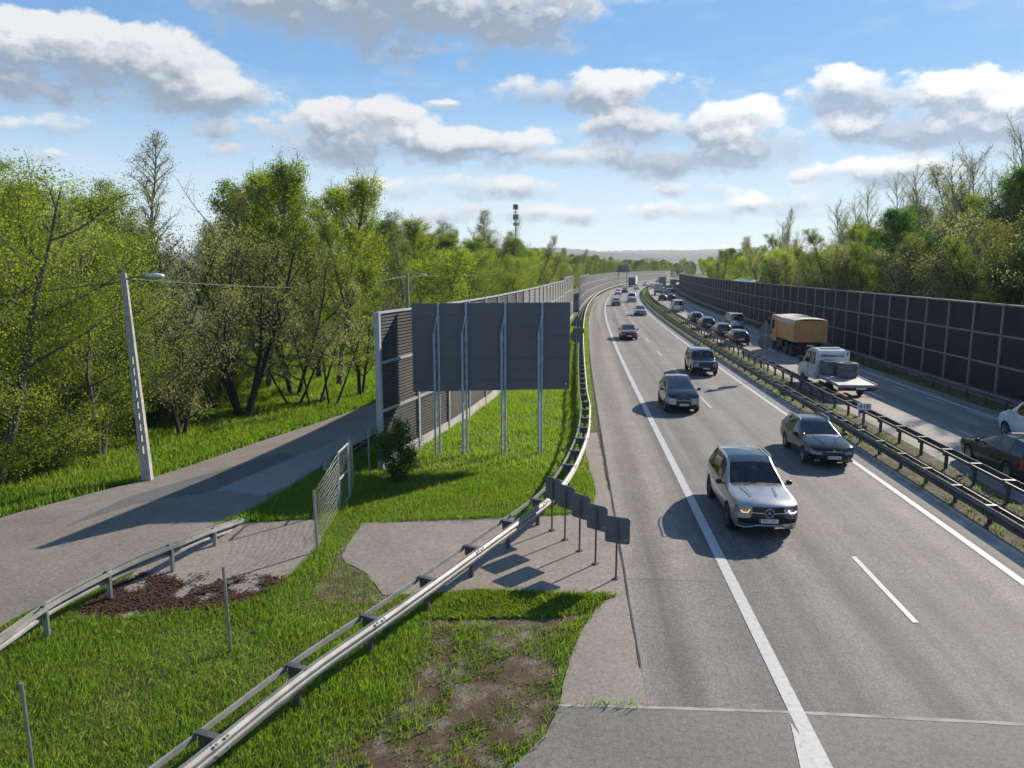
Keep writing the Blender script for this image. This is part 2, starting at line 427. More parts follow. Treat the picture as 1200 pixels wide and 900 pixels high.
tag(MB().add([(x, y, g(y)+.0135) for x, y in [(4.53, 11.45), (4.60, 10.7), (4.55, 9.2), (4.02, 9.2), (4.25, 10.2)]], [(0, 4, 3, 2, 1)]).build('painted_wedge', M['mark']), kind='structure')

# far hills
def hills():
    m, nt, b = new_mat('wooded_hills')
    p = worldpos(nt)
    nt.links.new(ramp(nt, noise(nt, p, .012, 6, .65), [(.35, (.020, .040, .022)), (.6, (.045, .07, .03)), (.78, (.12, .13, .07))]), b.inputs['Base Color'])
    b.inputs['Roughness'].default_value = 1
    rnd = random.Random(5)
    for name, yd, hh, dep in (('hills', 2300, 30, 500), ('hills', 3400, 62, 800)):
        nx = 520; ny = 8; vs = []
        for j in range(ny):
            t = j/(ny-1)
            for i in range(nx):
                x = -2600+5600*i/(nx-1)
                q = .55+.22*math.sin(x*.0021+yd)+.16*math.sin(x*.0053+1+yd)+.08*math.sin(x*.013+j)
                vs.append((x, yd+dep*t, -7.2+hh*q*math.sin(math.pi*min(1, .03+t*.62))*(1+rnd.uniform(-.02, .02))+(rnd.uniform(0, 5) if j > 1 else 0)))
        fs = [(j*nx+i, j*nx+i+1, (j+1)*nx+i+1, (j+1)*nx+i) for j in range(ny-1) for i in range(nx-1)]
        tag(MB().add(vs, fs).build(name, m, None, True), kind='structure')
hills()
# ------------------------------------------------------------------ noise barriers
def bay_mesh(h, rows, rib=.115, th=.10):
    """one bay, 1 m long along x (scaled to length), ribbed absorber cassettes stacked in rows"""
    b = MB(); z = .0; rh = h/rows
    for r in range(rows):
        z0 = r*rh+.05; n = max(3, int((rh-.08)/rib)); st = (rh-.08)/n
        prof = []
        for i in range(n):
            q = z0+i*st; prof += [(-th/2, q), (-th/2, q+st*.55), (-th/2+.045, q+st*.62), (-th/2+.045, q+st*.97)]
        back = [(th/2, z0+rh-.085), (th/2, z0)]
        full = prof+back
        vs = [(x, y, zz) for x in (0., 1.) for y, zz in full]; m = len(full)
        fs = [(i, (i+1) % m, m+(i+1) % m, m+i) for i in range(m)]+[tuple(range(m)), tuple(range(2*m-1, m-1, -1))]
        b.add(vs, fs)
    return b
def frame_strips(h, rows):
    return [MB().box((.5, -.02, h*r/rows+.008), (1, .15, .10)) for r in range(1, rows)]+[MB().box((.5, -.02, h+.035), (1, .15, .07))]
def barrier(name, label, group, path, heights, mats, post_mat, rows=3, plinth=.35, flip=1):
    """path: list of post positions (x, y); heights per bay"""
    r = empty(name, (path[0][0], path[0][1], g(path[0][1]))); tag(r, label, 'noise barrier', group)
    r_inv = Vector(r.location)
    cache = {}
    rest = {'p': MB(), 'post': MB(), 'fr': MB()}
    plb = MB()
    for i, (a, b) in enumerate(zip(path, path[1:])):
        A = Vector((a[0], a[1], g(a[1]))); B = Vector((b[0], b[1], g(b[1])))
        L = (B-A).length; ang = math.atan2(B.y-A.y, B.x-A.x); h = heights(i); mt = mats(i)
        key = (round(h, 2), mt.name)
        if key not in cache:
            pm = bay_mesh(h, rows).mesh('absorber_panel'); pm.materials.append(mt)
            fm = [q.mesh('panel_frame') for q in frame_strips(h, rows)]; [q.materials.append(post_mat) for q in fm]
            po = MB().box((0, -.02, h/2-.19), (.15, .20, h+.52)).mesh('post'); po.materials.append(post_mat)
            cache[key] = (pm, fm, po)
        loc = A-r_inv; loc.z += plinth
        rot = (0, -math.asin((B.z-A.z)/L), ang)
        sc = (L, flip, 1)
        if i < 95:
            for nm, me, s_, lz in (('absorber_panel', cache[key][0], sc, 0), ('post', cache[key][2], (1, flip, 1), 0)):
                o = bpy.data.objects.new(nm, me); C.objects.link(o); o.parent = r
                o.location = loc; o.rotation_euler = rot if nm != 'post' else (0, 0, ang); o.scale = s_
                if nm == 'absorber_panel':
                    for fm_ in cache[key][1]:
                        f = bpy.data.objects.new('panel_frame', fm_); C.objects.link(f); f.parent = o
        else:
            M4 = Matrix.Translation(loc) @ Matrix.Rotation(ang, 4, 'Z') @ Matrix.Diagonal((L, flip, 1, 1))
            rest['p'].box((.5, 0, h/2), (1, .1, h), M4=M4); rest['post'].box((0, -.02, h/2), (.15/L, .2, h), M4=M4)
        M4 = Matrix.Translation(A-r_inv) @ Matrix.Rotation(ang, 4, 'Z')
        plb.box((L/2, 0, plinth/2-.1), (L-.16, .18, plinth+.34), M4=M4)
    # last post
    A = Vector((path[-1][0], path[-1][1], g(path[-1][1]))); h = heights(len(path)-2)
    MB().box((A.x-r_inv.x, A.y-r_inv.y, A.z-r_inv.z+h/2+plinth-.2), (.18, .22, h+.6), ang).build('post', post_mat, r)
    plb.build('plinth', M['conc'], r)
    if rest['p'].v:
        rest['p'].build('absorber_panel', mats(96), r)['kind'] = 'stuff'; rest['post'].build('post', post_mat, r)['kind'] = 'stuff'
    return r
# left barrier by the side road (starts at the tall end post, ends at the gap)
b1 = smooth_path([(-4.75, 27.0, 0), (-2.76, 33.8, 0), (-2.12, 36.8, 0), (-.85, 43.3, 0), (1.45, 58, 0), (4.2, 78, 0), (9.22, 115.6, 0)], 12)
P1 = [(q[0].x, q[0].y) for q in along(b1, 3.35)]
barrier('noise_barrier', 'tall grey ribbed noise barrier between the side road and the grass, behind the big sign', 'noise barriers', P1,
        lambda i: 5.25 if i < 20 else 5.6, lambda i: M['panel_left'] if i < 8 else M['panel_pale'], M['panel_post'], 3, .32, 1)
P2 = [tuple(at(s, -4.3)) for s in np.arange(117, 476, 3.6)]
barrier('noise_barrier', 'pale noise barrier following the outside of the motorway bend beyond the gap', 'noise barriers', P2,
        lambda i: 5.3 if i < 14 else 4.9, lambda i: M['panel_pale'], M['panel_post'], 3, .3, 1)
M['post_right'] = simple('barrier_post_dull', (.20, .205, .21), .55, .2, .14, 2)
sR = list(np.arange(-27, 330, 3.05))
P3 = [tuple(at(s, 19.3)) for s in sR]
barrier('noise_barrier', 'long black ribbed noise barrier with grey posts along the right carriageway', 'noise barriers', P3,
        lambda i: 4.9, lambda i: M['panel_dark'], M['post_right'], 3, .25, -1)

# ------------------------------------------------------------------ guardrails
WB = [(0, 0), (.0, .045), (.055, .085), (.055, .125), (0, .155), (.055, .185), (.055, .225), (0, .265), (0, .31), (-.012, .31), (-.012, .262), (.042, .222), (.042, .188), (-.012, .16), (-.012, .15), (.042, .122), (.042, .088), (-.012, .048), (-.012, 0)]
def guardrail(label, path, top, mat, post_mat, side=1, strap=.42, step=2., spacer=True, group='guardrails', post_h=None, dense_n=100, strap_r=True, splice=False):
    """W-beam on posts; side = which side the beam faces; strap = distance of the thin rear strap"""
    r = empty('guardrail', path[0]); tag(r, label, 'guardrail', group); o0 = Vector(path[0])
    P = [Vector(p)-o0 for p in path]
    prof = [(a*side, b+top-.31) for a, b in WB]
    smooth_by_angle(MB().sweep(prof, P).build('beam', mat, r), 50)
    if splice:                                            # lap joints with their bolt heads
        for q, a in along(P[:90], 4., 2.6)[:16]:
            dv = Vector((math.cos(a), math.sin(a), 0)); nv = Vector((math.sin(a), -math.cos(a), 0))*side
            b = MB().sweep([((u+.004)*side, w+top-.31) for u, w in WB], [q-dv*.16, q, q+dv*.16])
            for k in (-.11, .11):
                for w in (.07, .24): c = q+dv*k+nv*.058; b.box((c.x, c.y, c.z+top-.31+w+.03), (.03, .03, .03), a)
            b.build('splice_plate', mat, r)
    if strap_r:
        MB().sweep([(-side*strap-.02, top-.12), (-side*strap+.02, top-.12), (-side*strap+.02, top-.03), (-side*strap-.02, top-.03)], P).build('rear_strap', mat, r)
    pm = MB().box((0, 0, (top-.06)/2-.15), (.06, .11, top+.24)).mesh('post'); pm.materials.append(post_mat)
    sm = MB().box((0, 0, 0), (.12, strap, .035)).box((0, 0, -.13), (.05, strap-.08, .20)).mesh('spacer'); sm.materials.append(post_mat)
    rest = MB()
    for i, (q, a) in enumerate(along(P, step, .6)):
        nrm = Vector((math.sin(a), -math.cos(a), 0))
        pl = q-nrm*side*(strap*.5 if spacer else .08)
        if i < dense_n:
            o = bpy.data.objects.new('post', pm); C.objects.link(o); o.parent = r; o.location = pl; o.rotation_euler = (0, 0, a)
            if spacer:
                k = bpy.data.objects.new('spacer', sm); C.objects.link(k); k.parent = o
                k.location = (0, 0, top-.02)
        else:
            rest.box((pl.x, pl.y, pl.z+top/2), (.06, .11, top), a)
            if spacer: rest.box((pl.x, pl.y, pl.z+top-.02), (.11, strap, .04), a)
    if rest.v: rest.build('post', post_mat, r)['kind'] = 'stuff'
    return r
LG = [(-5.2, 7.6), (-4.45, 9.31), (-3.41, 11.86), (-2.19, 14.3), (-0.8, 17.2), (0.97, 20.99), (1.75, 23.4), (2.40, 26.35), (3.1, 30.5), (3.70, 36.0)]
lgp = smooth_path([(x, y, g(y)) for x, y in LG], 8)+[pt(s, -3.0) for s in np.arange(31, 475, 3.)]
M['galv_beam'] = simple('galvanised_beam', (.27, .265, .255), .6, .15, .16, 2.5)  # one even matt galvanised grey for beams and straps
guardrail('galvanised guardrail sweeping from the foreground grass along the motorway shoulder', lgp, .75, M['galv_beam'], M['galv_dull'], 1, .40, splice=True)
guardrail('dusty near guardrail of the central reservation beside the kerb', [pt(s, 7.95) for s in np.arange(-12, 460, 3.)], .57, M['rail_brown'], M['rail_brown'], -1, .34)
guardrail('dusty taller guardrail of the central reservation facing the far carriageway', [pt(s, 9.85) for s in np.arange(-10, 460, 3.)], .76, M['rail_brown'], M['rail_brown'], 1, .36)
guardrail('grey guardrail at the foot of the black noise barrier', [pt(s, 17.95) for s in np.arange(-22, 300, 3.)], .72, M['galv_dull'], M['galv_dull'], -1, .3)
sgp = smooth_path([(x, y, g(y)) for x, y in [(-9.9, 8.5), (-9.55, 11.5), (-9.36, 13.13), (-9.26, 14.7), (-8.75, 16.55), (-8.08, 17.93)]], 6)
sgp += [(-7.93, 18.7, g(18.7)-.08), (-7.85, 19.6, g(19.6)-.25), (-7.80, 20.6, g(20.6)-.46), (-7.78, 21.6, g(21.6)-.68)]
guardrail('pale galvanised guardrail dipping into the ground beside the side road', sgp, .70, M['galv_beam'], M['galv'], -1, .10, 1.75, True)
sg2 = smooth_path([(x, y, g(y)) for x, y in [(-6.15, 25.6), (-5.75, 28.0), (-4.95, 31.3), (-3.75, 36.5), (-2.7, 42), (-.3, 56), (3.2, 78), (8.0, 112)]], 8)
guardrail('dark guardrail starting behind the wire gate along the side road', sg2, .70, M['galv_dull'], M['galv_dull'], -1, .2, 2., True)
def end_cap():
    b = MB(); pts = []
    for k in range(11):
        t = math.pi*k/10; pts.append((-6.17-.30*(1-math.cos(t))*.5, 25.55-.26*math.sin(t), g(25.5)))
    b.sweep([(a, z+.39) for a, z in WB], pts)
    r = bpy.data.objects['guardrail.005']; o = b.build('end_terminal', M['galv'], r); o.location = -Vector(r.location)
end_cap()

# ------------------------------------------------------------------ big sign seen from behind
def big_sign():
    A = Vector((-3.76, 29.0, 0)); B = Vector((2.215, 29.63, 0)); z0 = g(29.3)
    L = (B-A).length; a = math.atan2(B.y-A.y, B.x-A.x)
    r = empty('direction_sign', (A.x, A.y, z0), (0, 0, a)); tag(r, 'large grey road sign seen from behind on four lattice posts', 'road sign')
    b = MB(); n = 8; h = 3.36/n; zb = 2.47
    for i in range(n):
        b.box((L/2, 0, zb+h*(i+.5)), (L, .03, h-.022))
        b.box((L/2, -.025, zb+h*(i+1)-.02), (L-.01, .035, (.085 if i % 2 else .05)), 0, 1)
    b.box((L/2, .012, zb+1.68), (L-.02, .012, 3.32))
    for x in (0.0, L): b.box((x, -.004, zb+1.68), (.035, .05, 3.37), 0, 1)
    b.build('sign_board', [M['board_back'], simple('board_channel', (.014, .015, .017), .9, 0, .1, 2)], r)
    MB().box((L-.12, -.02, zb+.22), (.05, .012, .05)).build('sticker', M['white_paint'], r)
    inv = Matrix.Rotation(-a, 4, 'Z')
    for j, (x, off) in enumerate(((.97, -.0), (2.02, 0), (3.51, 0), (4.93, 0))):
        p = MB(); y0, y1 = -.085, -.44
        p.tube([(x, y0, -.3), (x, y0, zb+3.38)], .043, 8)
        zt = zb+2.30
        dx = -.17
        p.tube([(x+dx, y1, -.3), (x+dx, y1, zt)], .043, 8)
        p.tube([(x+dx, y1, zt-.02), (x, y0-.02, zb+3.0)], .020, 6)
        k = 0; z = .25
        while z < zt:
            z2 = min(z+.40, zt)
            p.tube([(x+dx, y1, z), (x, y0, z2)] if k % 2 else [(x, y0, z), (x+dx, y1, z2)], .007, 5)
            z += .40; k += 1
        for q in range(4): p.box((x, y0+.045, zb+.4+q*.81), (.14, .05, .05))
        p.build('lattice_post', M['post_blue'], r)
big_sign()

def disc(b, c, rr, th, n=28, mi=0):
    vs = [(c[0]+rr*math.cos(2*math.pi*k/n), c[1]+y, c[2]+rr*math.sin(2*math.pi*k/n)) for y in (-th/2, th/2) for k in range(n)]
    b.add(vs, [tuple(range(n)), tuple(range(2*n-1, n-1, -1))]+[(k, (k+1) % n, n+(k+1) % n, n+k) for k in range(n)], mi); return b
def tri_sign(b, zc, half, th=.02, x=0., mi=0):
    hgt = half*math.sqrt(3); rr = .07; pts = []
    for cx, cz, a0 in ((0, zc+hgt*2/3-2*rr, 30), (-half+rr*1.73, zc-hgt/3+rr, 150), (half-rr*1.73, zc-hgt/3+rr, 270)):
        for k in range(6):
            t = R(a0+120*k/5); pts.append((x+cx+rr*math.cos(t), cz+rr*math.sin(t)))
    b.prism(pts, -th/2, th/2, mi); return b
def round_and_triangle(loc, a, label, zt, zc, ht, rc, plate=False):
    r = empty('road_sign', loc, (0, 0, a)); tag(r, label, 'road sign')
    MB().tube([(0, -.05, -.3), (0, -.05, zt+ht*.9)], .035, 10).build('pole', M['galv'], r)
    w = tri_sign(MB(), zt, ht); w.box((0, -.02, zt-.1), (.5, .02, .04)); w.build('warning_triangle', M['sign_back'], r)
    w = disc(MB(), (0, 0, zc), rc, .02); w.box((0, -.02, zc+.1), (.5, .02, .04)).box((0, -.02, zc-.2), (.4, .02, .04)); w.build('round_plate', M['sign_back'], r)
    if plate: MB().box((.12, .03, zt-.62), (.80, .02, .36)).build('plate', M['sign_back'], r)
x, y = at(46, -3.55)
round_and_triangle((float(x), float(y), g(y)), -.05, 'grey backs of a triangular and a round road sign on the left verge', 3.28, 2.28, .50, .46, True)
x, y = at(41.0, 8.5)
round_and_triangle((float(x), float(y), g(y)), -.18, 'grey backs of a triangular and a round road sign on the central reservation', 3.28, 2.42, .52, .45)

# chevron boards seen from behind, on the apron
cw = ['rearmost of the five small square sign backs, just in front of the guardrail', 'second small square sign back from the guardrail on the apron',
      'middle one of the five small square sign backs on the apron', 'second small square sign back from the motorway edge on the apron', 'small square sign back nearest the motorway lane, largest in view']
for i, ((px_, py_), an) in enumerate(zip([(1.14, 20.48), (1.45, 19.75), (1.77, 18.95), (2.09, 18.1), (2.47, 17.22)], (-.86, -.82, -.78, -.72, -.42))):
    r = empty('chevron_sign', (px_, py_, g(py_)), (0, 0, an)); tag(r, cw[i], 'sign', 'row of small sign backs on the apron')
    MB().tube([(0, -.04, -.1), (0, -.04, 1.42)], .024, 8).box((0, -.04, .01), (.13, .13, .02)).build('pole', M['galv_dull'], r)
    b = MB(); rr = .05; pts = []
    for cx, cz, a0 in ((.25, 1.45, 0), (-.25, 1.45, 90), (-.25, .91, 180), (.25, .91, 270)):
        for k in range(4):
            t = R(a0+30*k); pts.append((cx+rr*math.cos(t), cz+rr*math.sin(t)))
    b.prism(pts, -.012, .012); b.box((0, -.025, 1.36), (.16, .03, .04)).box((0, -.025, 1.02), (.16, .03, .04))
    b.build('sign_plate', M['sign_back'], r)
    MB().box((.21, -.0135, .97), (.028, .003, .028)).build('sticker', M['white_paint'], r)

def text_mesh(s, size, ext=.002):
    cu = bpy.data.curves.new('lettering', 'FONT'); cu.body = s; cu.size = size; cu.extrude = ext; cu.align_x = 'CENTER'; cu.align_y = 'CENTER'
    o = bpy.data.objects.new('lettering', cu); C.objects.link(o)
    dg = bpy.context.evaluated_depsgraph_get(); me = bpy.data.meshes.new_from_object(o.evaluated_get(dg))
    bpy.data.objects.remove(o); return me
def lettering(s, size, parent, loc, rot, mat, sx=1.0):
    o = link('lettering', text_mesh(s, size), parent, mat); o.location = loc; o.rotation_euler = rot; o.scale = (sx, 1, 1); return o
# kilometre plate 418
kx, ky, kz = pt(24.6, 8.9)
r = empty('kilometre_sign', (kx, ky, kz), (0, 0, -.25)); tag(r, 'small white plate reading 418 on a short post in the central reservation', 'sign')
MB().tube([(0, .03, -.1), (0, .03, 1.25)], .03, 8).build('pole', M['galv_dull'], r)
k = MB().box((0, 0, 1.19), (.56, .02, .30)).build('number_plate', M['white_paint'], r)
lettering('418', .30, k, (0, -.0125, 1.19), (R(90), 0, 0), M['black'], .98)
for lab, s_, o_ in (('red and white marker post below the 418 plate', 24.2, 8.85), ('red and white marker post behind the taller median rail', 28.6, 10.2)):
    x, y, z = pt(s_, o_); r = empty('marker_post', (x, y, z), (0, 0, -.2)); tag(r, lab, 'marker post')
    MB().prism([(-.06, -.1), (.06, -.1), (.06, .50), (0, .56), (-.06, .50)], -.05, .05).build('post', M['white_paint'], r)
    MB().box((0, 0, .30), (.128, .108, .26)).build('red_band', M['red_paint'], r)

# ------------------------------------------------------------------ wire fence, gate and lone posts by the lay-by
def fence_post(x, y, h, label, lean=(0, 0), group=None, rr=.028):
    r = tag(MB().tube([(0, 0, -.2), (lean[0], lean[1], h)], rr, 10).tube([(lean[0], lean[1], h), (lean[0], lean[1], h+.02)], rr*1.15, 10).build('fence_post', M['galv'], None), label, 'fence post', group)
    r.location = (x, y, g(y)); smooth_by_angle(r); return r
fence_post(-5.42, 13.81, 1.68, 'thin grey post standing alone in the grass between the two guardrails', (-.05, 0))
fence_post(-6.88, 10.0, 1.55, 'thin grey post alone in the grass at the bottom left corner', (-.03, 0))
fence_post(-5.24, 24.48, 1.52, 'thin grey post just behind the wire gate')
fence_post(-4.92, 25.71, 1.72, 'thin grey post standing beside the shrub and the barrier end')
def wire_fence():
    r = empty('wire_fence', (-5.02, 18.89, g(18.89))); tag(r, 'sagging wire mesh fence with a grey post and a white framed gate leaf', 'fence')
    o0 = Vector(r.location)
    def L(x, y, z): return (x-o0.x, y-o0.y, g(y)+z-o0.z)
    MB().tube([L(-5.02, 18.89, -.2), L(-5.05, 18.89, 1.62)], .034, 10).build('post', M['galv'], r)
    b = MB(); A, B = (-5.16, 22.15), (-5.12, 23.35); H = 1.78
    for zz in (.08, .95, H): b.tube([L(*A, zz), L(*B, zz)], .024, 8)
    for q in (A, B): b.tube([L(*q, -.05), L(*q, H)], .028, 8)
    b.build('gate_frame', simple('gate_paint', (.42, .43, .43), .5, .3, .1, 5), r)
    MB().tube([L(-5.11, 23.5, -.2), L(-5.11, 23.5, 1.86)], .03, 8).build('post', M['galv'], r)
    w = MB(); n = 15
    for i in range(n):
        z = .12+(H-.2)*i/(n-1); w.tube([L(*A, z), L(*B, z)], .0022, 4, False)
    for i in range(20):
        t = i/19; q = (A[0]+(B[0]-A[0])*t, A[1]+(B[1]-A[1])*t); w.tube([L(*q, .1), L(*q, H)], .0018, 4, False)
    w.build('gate_mesh', M['wire'], r)
    w = MB(); rnd = random.Random(4)
    # slack strands from the post up to the gate, sagging and splayed
    for i in range(15):
        z0 = .10+i*.105; z1 = .12+i*.115; sag = .10+.16*(i/14); side = -.04-.10*(i/14)
        pts = []
        for k in range(13):
            t = k/12; x = -5.04+(-5.16+5.04)*t+side*math.sin(math.pi*t)+rnd.uniform(-.012, .012); y = 18.89+(22.15-18.89)*t
            pts.append(L(x, y, max(.02, z0+(z1-z0)*t-sag*math.sin(math.pi*t)*.8+rnd.uniform(-.01, .01))))
        w.tube(pts, .0032, 4, False)
    for k in range(1, 40):
        t = k/40; pts = []
        for i in range(0, 15, 2):
            z0 = .10+i*.105; z1 = .12+i*.115; sag = .10+.16*(i/14); side = -.04-.10*(i/14)
            pts.append(L(-5.04+(-5.16+5.04)*t+side*math.sin(math.pi*t), 18.89+(22.15-18.89)*t, max(.02, z0+(z1-z0)*t-sag*math.sin(math.pi*t)*.8)))
        if k % 2 == 0: w.tube(pts[:4 if k % 4 else 7], .0022, 4, False)
    # collapsed mesh running left from the post over the lay-by edge
    for i in range(4):
        pts = []
        for k in range(11):
            t = k/10; pts.append(L(-5.04-.30*t-.10*i*t, 18.9+1.3*t+.3*math.sin(t*3+i), max(.03, 1.25*(1-t)**1.6-.14*i+.05*math.sin(7*t+i))))
        w.tube(pts, .0035, 4, False)
    w.build('slack_wire', M['wire'], r)
wire_fence()
# ------------------------------------------------------------------ street lamps, cables
def lamp(loc, h, lean, label, arm, dirx=(1, 0), holes=True):
    r = empty('street_lamp', loc); tag(r, label, 'street lamp')
    b = MB(); n = 14; top = Vector((lean[0], lean[1], h))
    def P_(t): return Vector((lean[0]*t, lean[1]*t, h*t))
    def wd(t): return .165*(1-t)+.085*t
    def bar(t0, t1, x0, x1):
        vs = []
        for t in (t0, t1):
            c = P_(t)
            for sx, sy in ((x0, -.5), (x1, -.5), (x1, .5), (x0, .5)): vs.append((c.x+sx*wd(t)*2, c.y+sy*wd(t)*1.25, c.z))
        b.add(vs, [(3, 2, 1, 0), (4, 5, 6, 7), (0, 1, 5, 4), (1, 2, 6, 5), (2, 3, 7, 6), (3, 0, 4, 7)])
    bar(-.03, .13, -.5, .5); bar(.62, 1, -.5, .5)
    bar(.13, .62, -.5, -.17); bar(.13, .62, .17, .5)
    for k in range(9):
        t = .13+.49*(k+.78)/9; bar(t, t+.017, -.17, .17)
    b.build('pole', M['conc_pole'], r)
    d = Vector((dirx[0], dirx[1], 0)).normalized()
    t0 = P_(.965)
    a = MB(); pts = [t0+d*u*arm+Vector((0, 0, .04+.12*math.sin(u*math.pi/2))) for u in [k/8 for k in range(9)]]
    a.tube(pts, .025, 8)
    br = a.build('bracket', M['galv_dull'], r)
    hb = MB(); e = pts[-1]; prof = [(.0, 0.03), (.05, .075), (.3, .10), (.55, .06), (.62, 0.0), (.5, -.035), (.15, -.04), (0, -.02)]
    vs = []; m = len(prof)
    sd = Vector((-d.y, d.x, 0))
    for w in (-1, -.6, .6, 1):
        for u, z in prof: vs.append(e+d*(u-.08)*(1 if abs(w) < 1 else .9)+sd*w*.13+Vector((0, 0, z*(1 if abs(w) < 1 else .45))))
    fs = [(k*m+i, k*m+(i+1) % m, (k+1)*m+(i+1) % m, (k+1)*m+i) for k in range(3) for i in range(m)]+[tuple(range(m)), tuple(range(4*m-1, 3*m-1, -1))]
    hb.add(vs, fs); h_ = hb.build('lamp_head', simple('lamp_shell', (.62, .66, .70), .3, .2, .05, 4), r, True)
    MB().add([tuple(e+d*u+sd*w+Vector((0, 0, -.043))) for u, w in ((.08, -.08), (.44, -.08), (.44, .08), (.08, .08))], [(0, 1, 2, 3)]).build('lens', simple('lamp_lens', (.7, .7, .68), .2), h_)
    return Vector(loc)+P_(.975)
pA = lamp((-12.49, 25.49, g(25.5)), 7.0, (-.30, .1), 'leaning concrete street lamp pole with slots at the side road', .98, (1, -.25))
pB = lamp((-7.9, 58.5, g(58.5)), 6.7, (0.0, .0), 'far concrete street lamp rising behind the left end of the barrier', 1.05, (1, -.3))
def cable(a, b, sag, n=22, rr=.012):
    return [tuple(Vector(a).lerp(Vector(b), t/n)-Vector((0, 0, sag*math.sin(math.pi*t/n)))) for t in range(n+1)]
tag(MB().tube(cable(pA, pB, .55), .016, 5, False).build('overhead_cable', M['cable']), 'overhead cable running from the leaning lamp pole to the far lamp pole', 'cable')
tag(MB().tube(cable(pA+Vector((0, 0, -.1)), (-27, 16, 6.0), .4), .016, 5, False).build('overhead_cable', M['cable']), 'overhead cable leaving the leaning lamp pole towards the left trees', 'cable')
tag(MB().tube(cable(pB, (6, 150, 6.2), .8), .016, 5, False).build('overhead_cable', M['cable']), 'overhead cable continuing from the far lamp pole above the barrier', 'cable')

# ------------------------------------------------------------------ far things: mast, dark sign, roof, overpass
mx, my = 1.4, 300.; mz = g(my)
r = empty('telecom_mast', (mx, my, mz)); tag(r, 'slim telecom mast with clusters of antennas above the trees', 'mast')
MB().tube([(0, 0, 0), (0, 0, 22), (0, 0, 31)], [.42, .30, .22], 10).build('pole', M['galv'], r)
def ant(z, n, rr, hh):
    for k in range(n):
        t = 2*math.pi*k/n+.4
        o = MB().box((rr*math.cos(t), rr*math.sin(t), z), (.32, .55, hh), t).tube([(0, 0, z), (rr*math.cos(t), rr*math.sin(t), z)], .05, 5).build('antenna', M['sign_back'], r)
ant(29.9, 6, .80, 1.9); ant(26.2, 5, .85, 2.0); ant(23.5, 4, .75, 1.2)
MB().lathe([(.3, 27.9), (.95, 27.9), (.95, 28.02), (.3, 28.02)], 18, 'Z').lathe([(.3, 24.8), (.95, 24.8), (.95, 24.92), (.3, 24.92)], 18, 'Z').build('platform', M['galv_dull'], r)
x, y, z = pt(300, -2.9)
r = empty('direction_sign', (x, y, z), (0, 0, -.35)); tag(r, 'small dark sign back above the far pale barrier where the road bends', 'road sign')
MB().box((0, 0, 6.6), (4.6, .08, 2.6)).build('sign_board', M['board_back'], r)
for sx in (-1.5, 1.5): MB().box((sx, -.12, 3.8), (.16, .16, 8.2)).build('post', M['galv_dull'], r)
r = empty('warehouse', (49, 158, g(158)-1.1), (0, 0, .1)); tag(r, 'low building with a pale roof behind the black barrier', 'building')
MB().box((0, 0, 2.6), (8, 10, 5.2)).build('wall', simple('wall_render', (.40, .39, .37), .9), r)
MB().prism([(-4.3, 5.1), (4.3, 5.1), (4.3, 5.3), (0, 5.9), (-4.3, 5.3)], -5.4, 5.4).build('roof', simple('pale_roof', (.46, .48, .50), .5, .2), r)
for k in range(3): MB().box((-4.01, -3+3*k, 3.4), (.06, 1.8, 1.2)).build('window', M['black'], r)
# ------------------------------------------------------------------ vehicles
def paint(name, col, metal=.0, rough=.18, seams=None):
    m, nt, b = new_mat(name)
    c = coords(nt)
    f = noise(nt, c, 1.4, 4)
    dust = ramp(nt, f, [(.35, tuple(v*.86 for v in col)), (.7, tuple(min(1, v*1.08+.004) for v in col))])
    sx = nt.nodes.new('ShaderNodeSeparateXYZ'); nt.links.new(c, sx.inputs[0])
    low = mth(nt, 'MULTIPLY', mth(nt, 'SUBTRACT', .62, sx.outputs[2], clamp=True), .25, clamp=True)   # road dust on the sills
    dust = mix(nt, low, dust, (.13, .12, .105))
    if seams:                                             # shut lines of the doors and bonnet
        k = None
        for xs in seams:
            v = mth(nt, 'LESS_THAN', mth(nt, 'ABSOLUTE', mth(nt, 'SUBTRACT', sx.outputs[0], xs)), .009)
            k = v if k is None else mth(nt, 'MAXIMUM', k, v)
        k = mth(nt, 'MULTIPLY', k, mth(nt, 'LESS_THAN', sx.outputs[2], 1.03)); k = mth(nt, 'MULTIPLY', k, mth(nt, 'GREATER_THAN', mth(nt, 'ABSOLUTE', sx.outputs[1]), .72))
        dust = mix(nt, k, dust, (.006, .006, .006))
    nt.links.new(dust, b.inputs['Base Color'])
    nt.links.new(mth(nt, 'ADD', mth(nt, 'MULTIPLY', f, .12), rough-.05), b.inputs['Roughness'])
    b.inputs['Metallic'].default_value = metal
    b.inputs['Coat Weight'].default_value = .65; b.inputs['Coat Roughness'].default_value = .025; b.inputs['Specular IOR Level'].default_value = .12
    return m
def glass(name, col=(.012, .015, .018)):
    m, nt, b = new_mat(name)
    f = noise(nt, coords(nt), 2.2, 3)
    nt.links.new(ramp(nt, f, [(.35, tuple(v*.5 for v in col)), (.7, tuple(v*1.8 for v in col))]), b.inputs['Base Color'])
    b.inputs['Roughness'].default_value = .04; b.inputs['Specular IOR Level'].default_value = .6
    return m
M['glass'] = glass('tinted_glass')
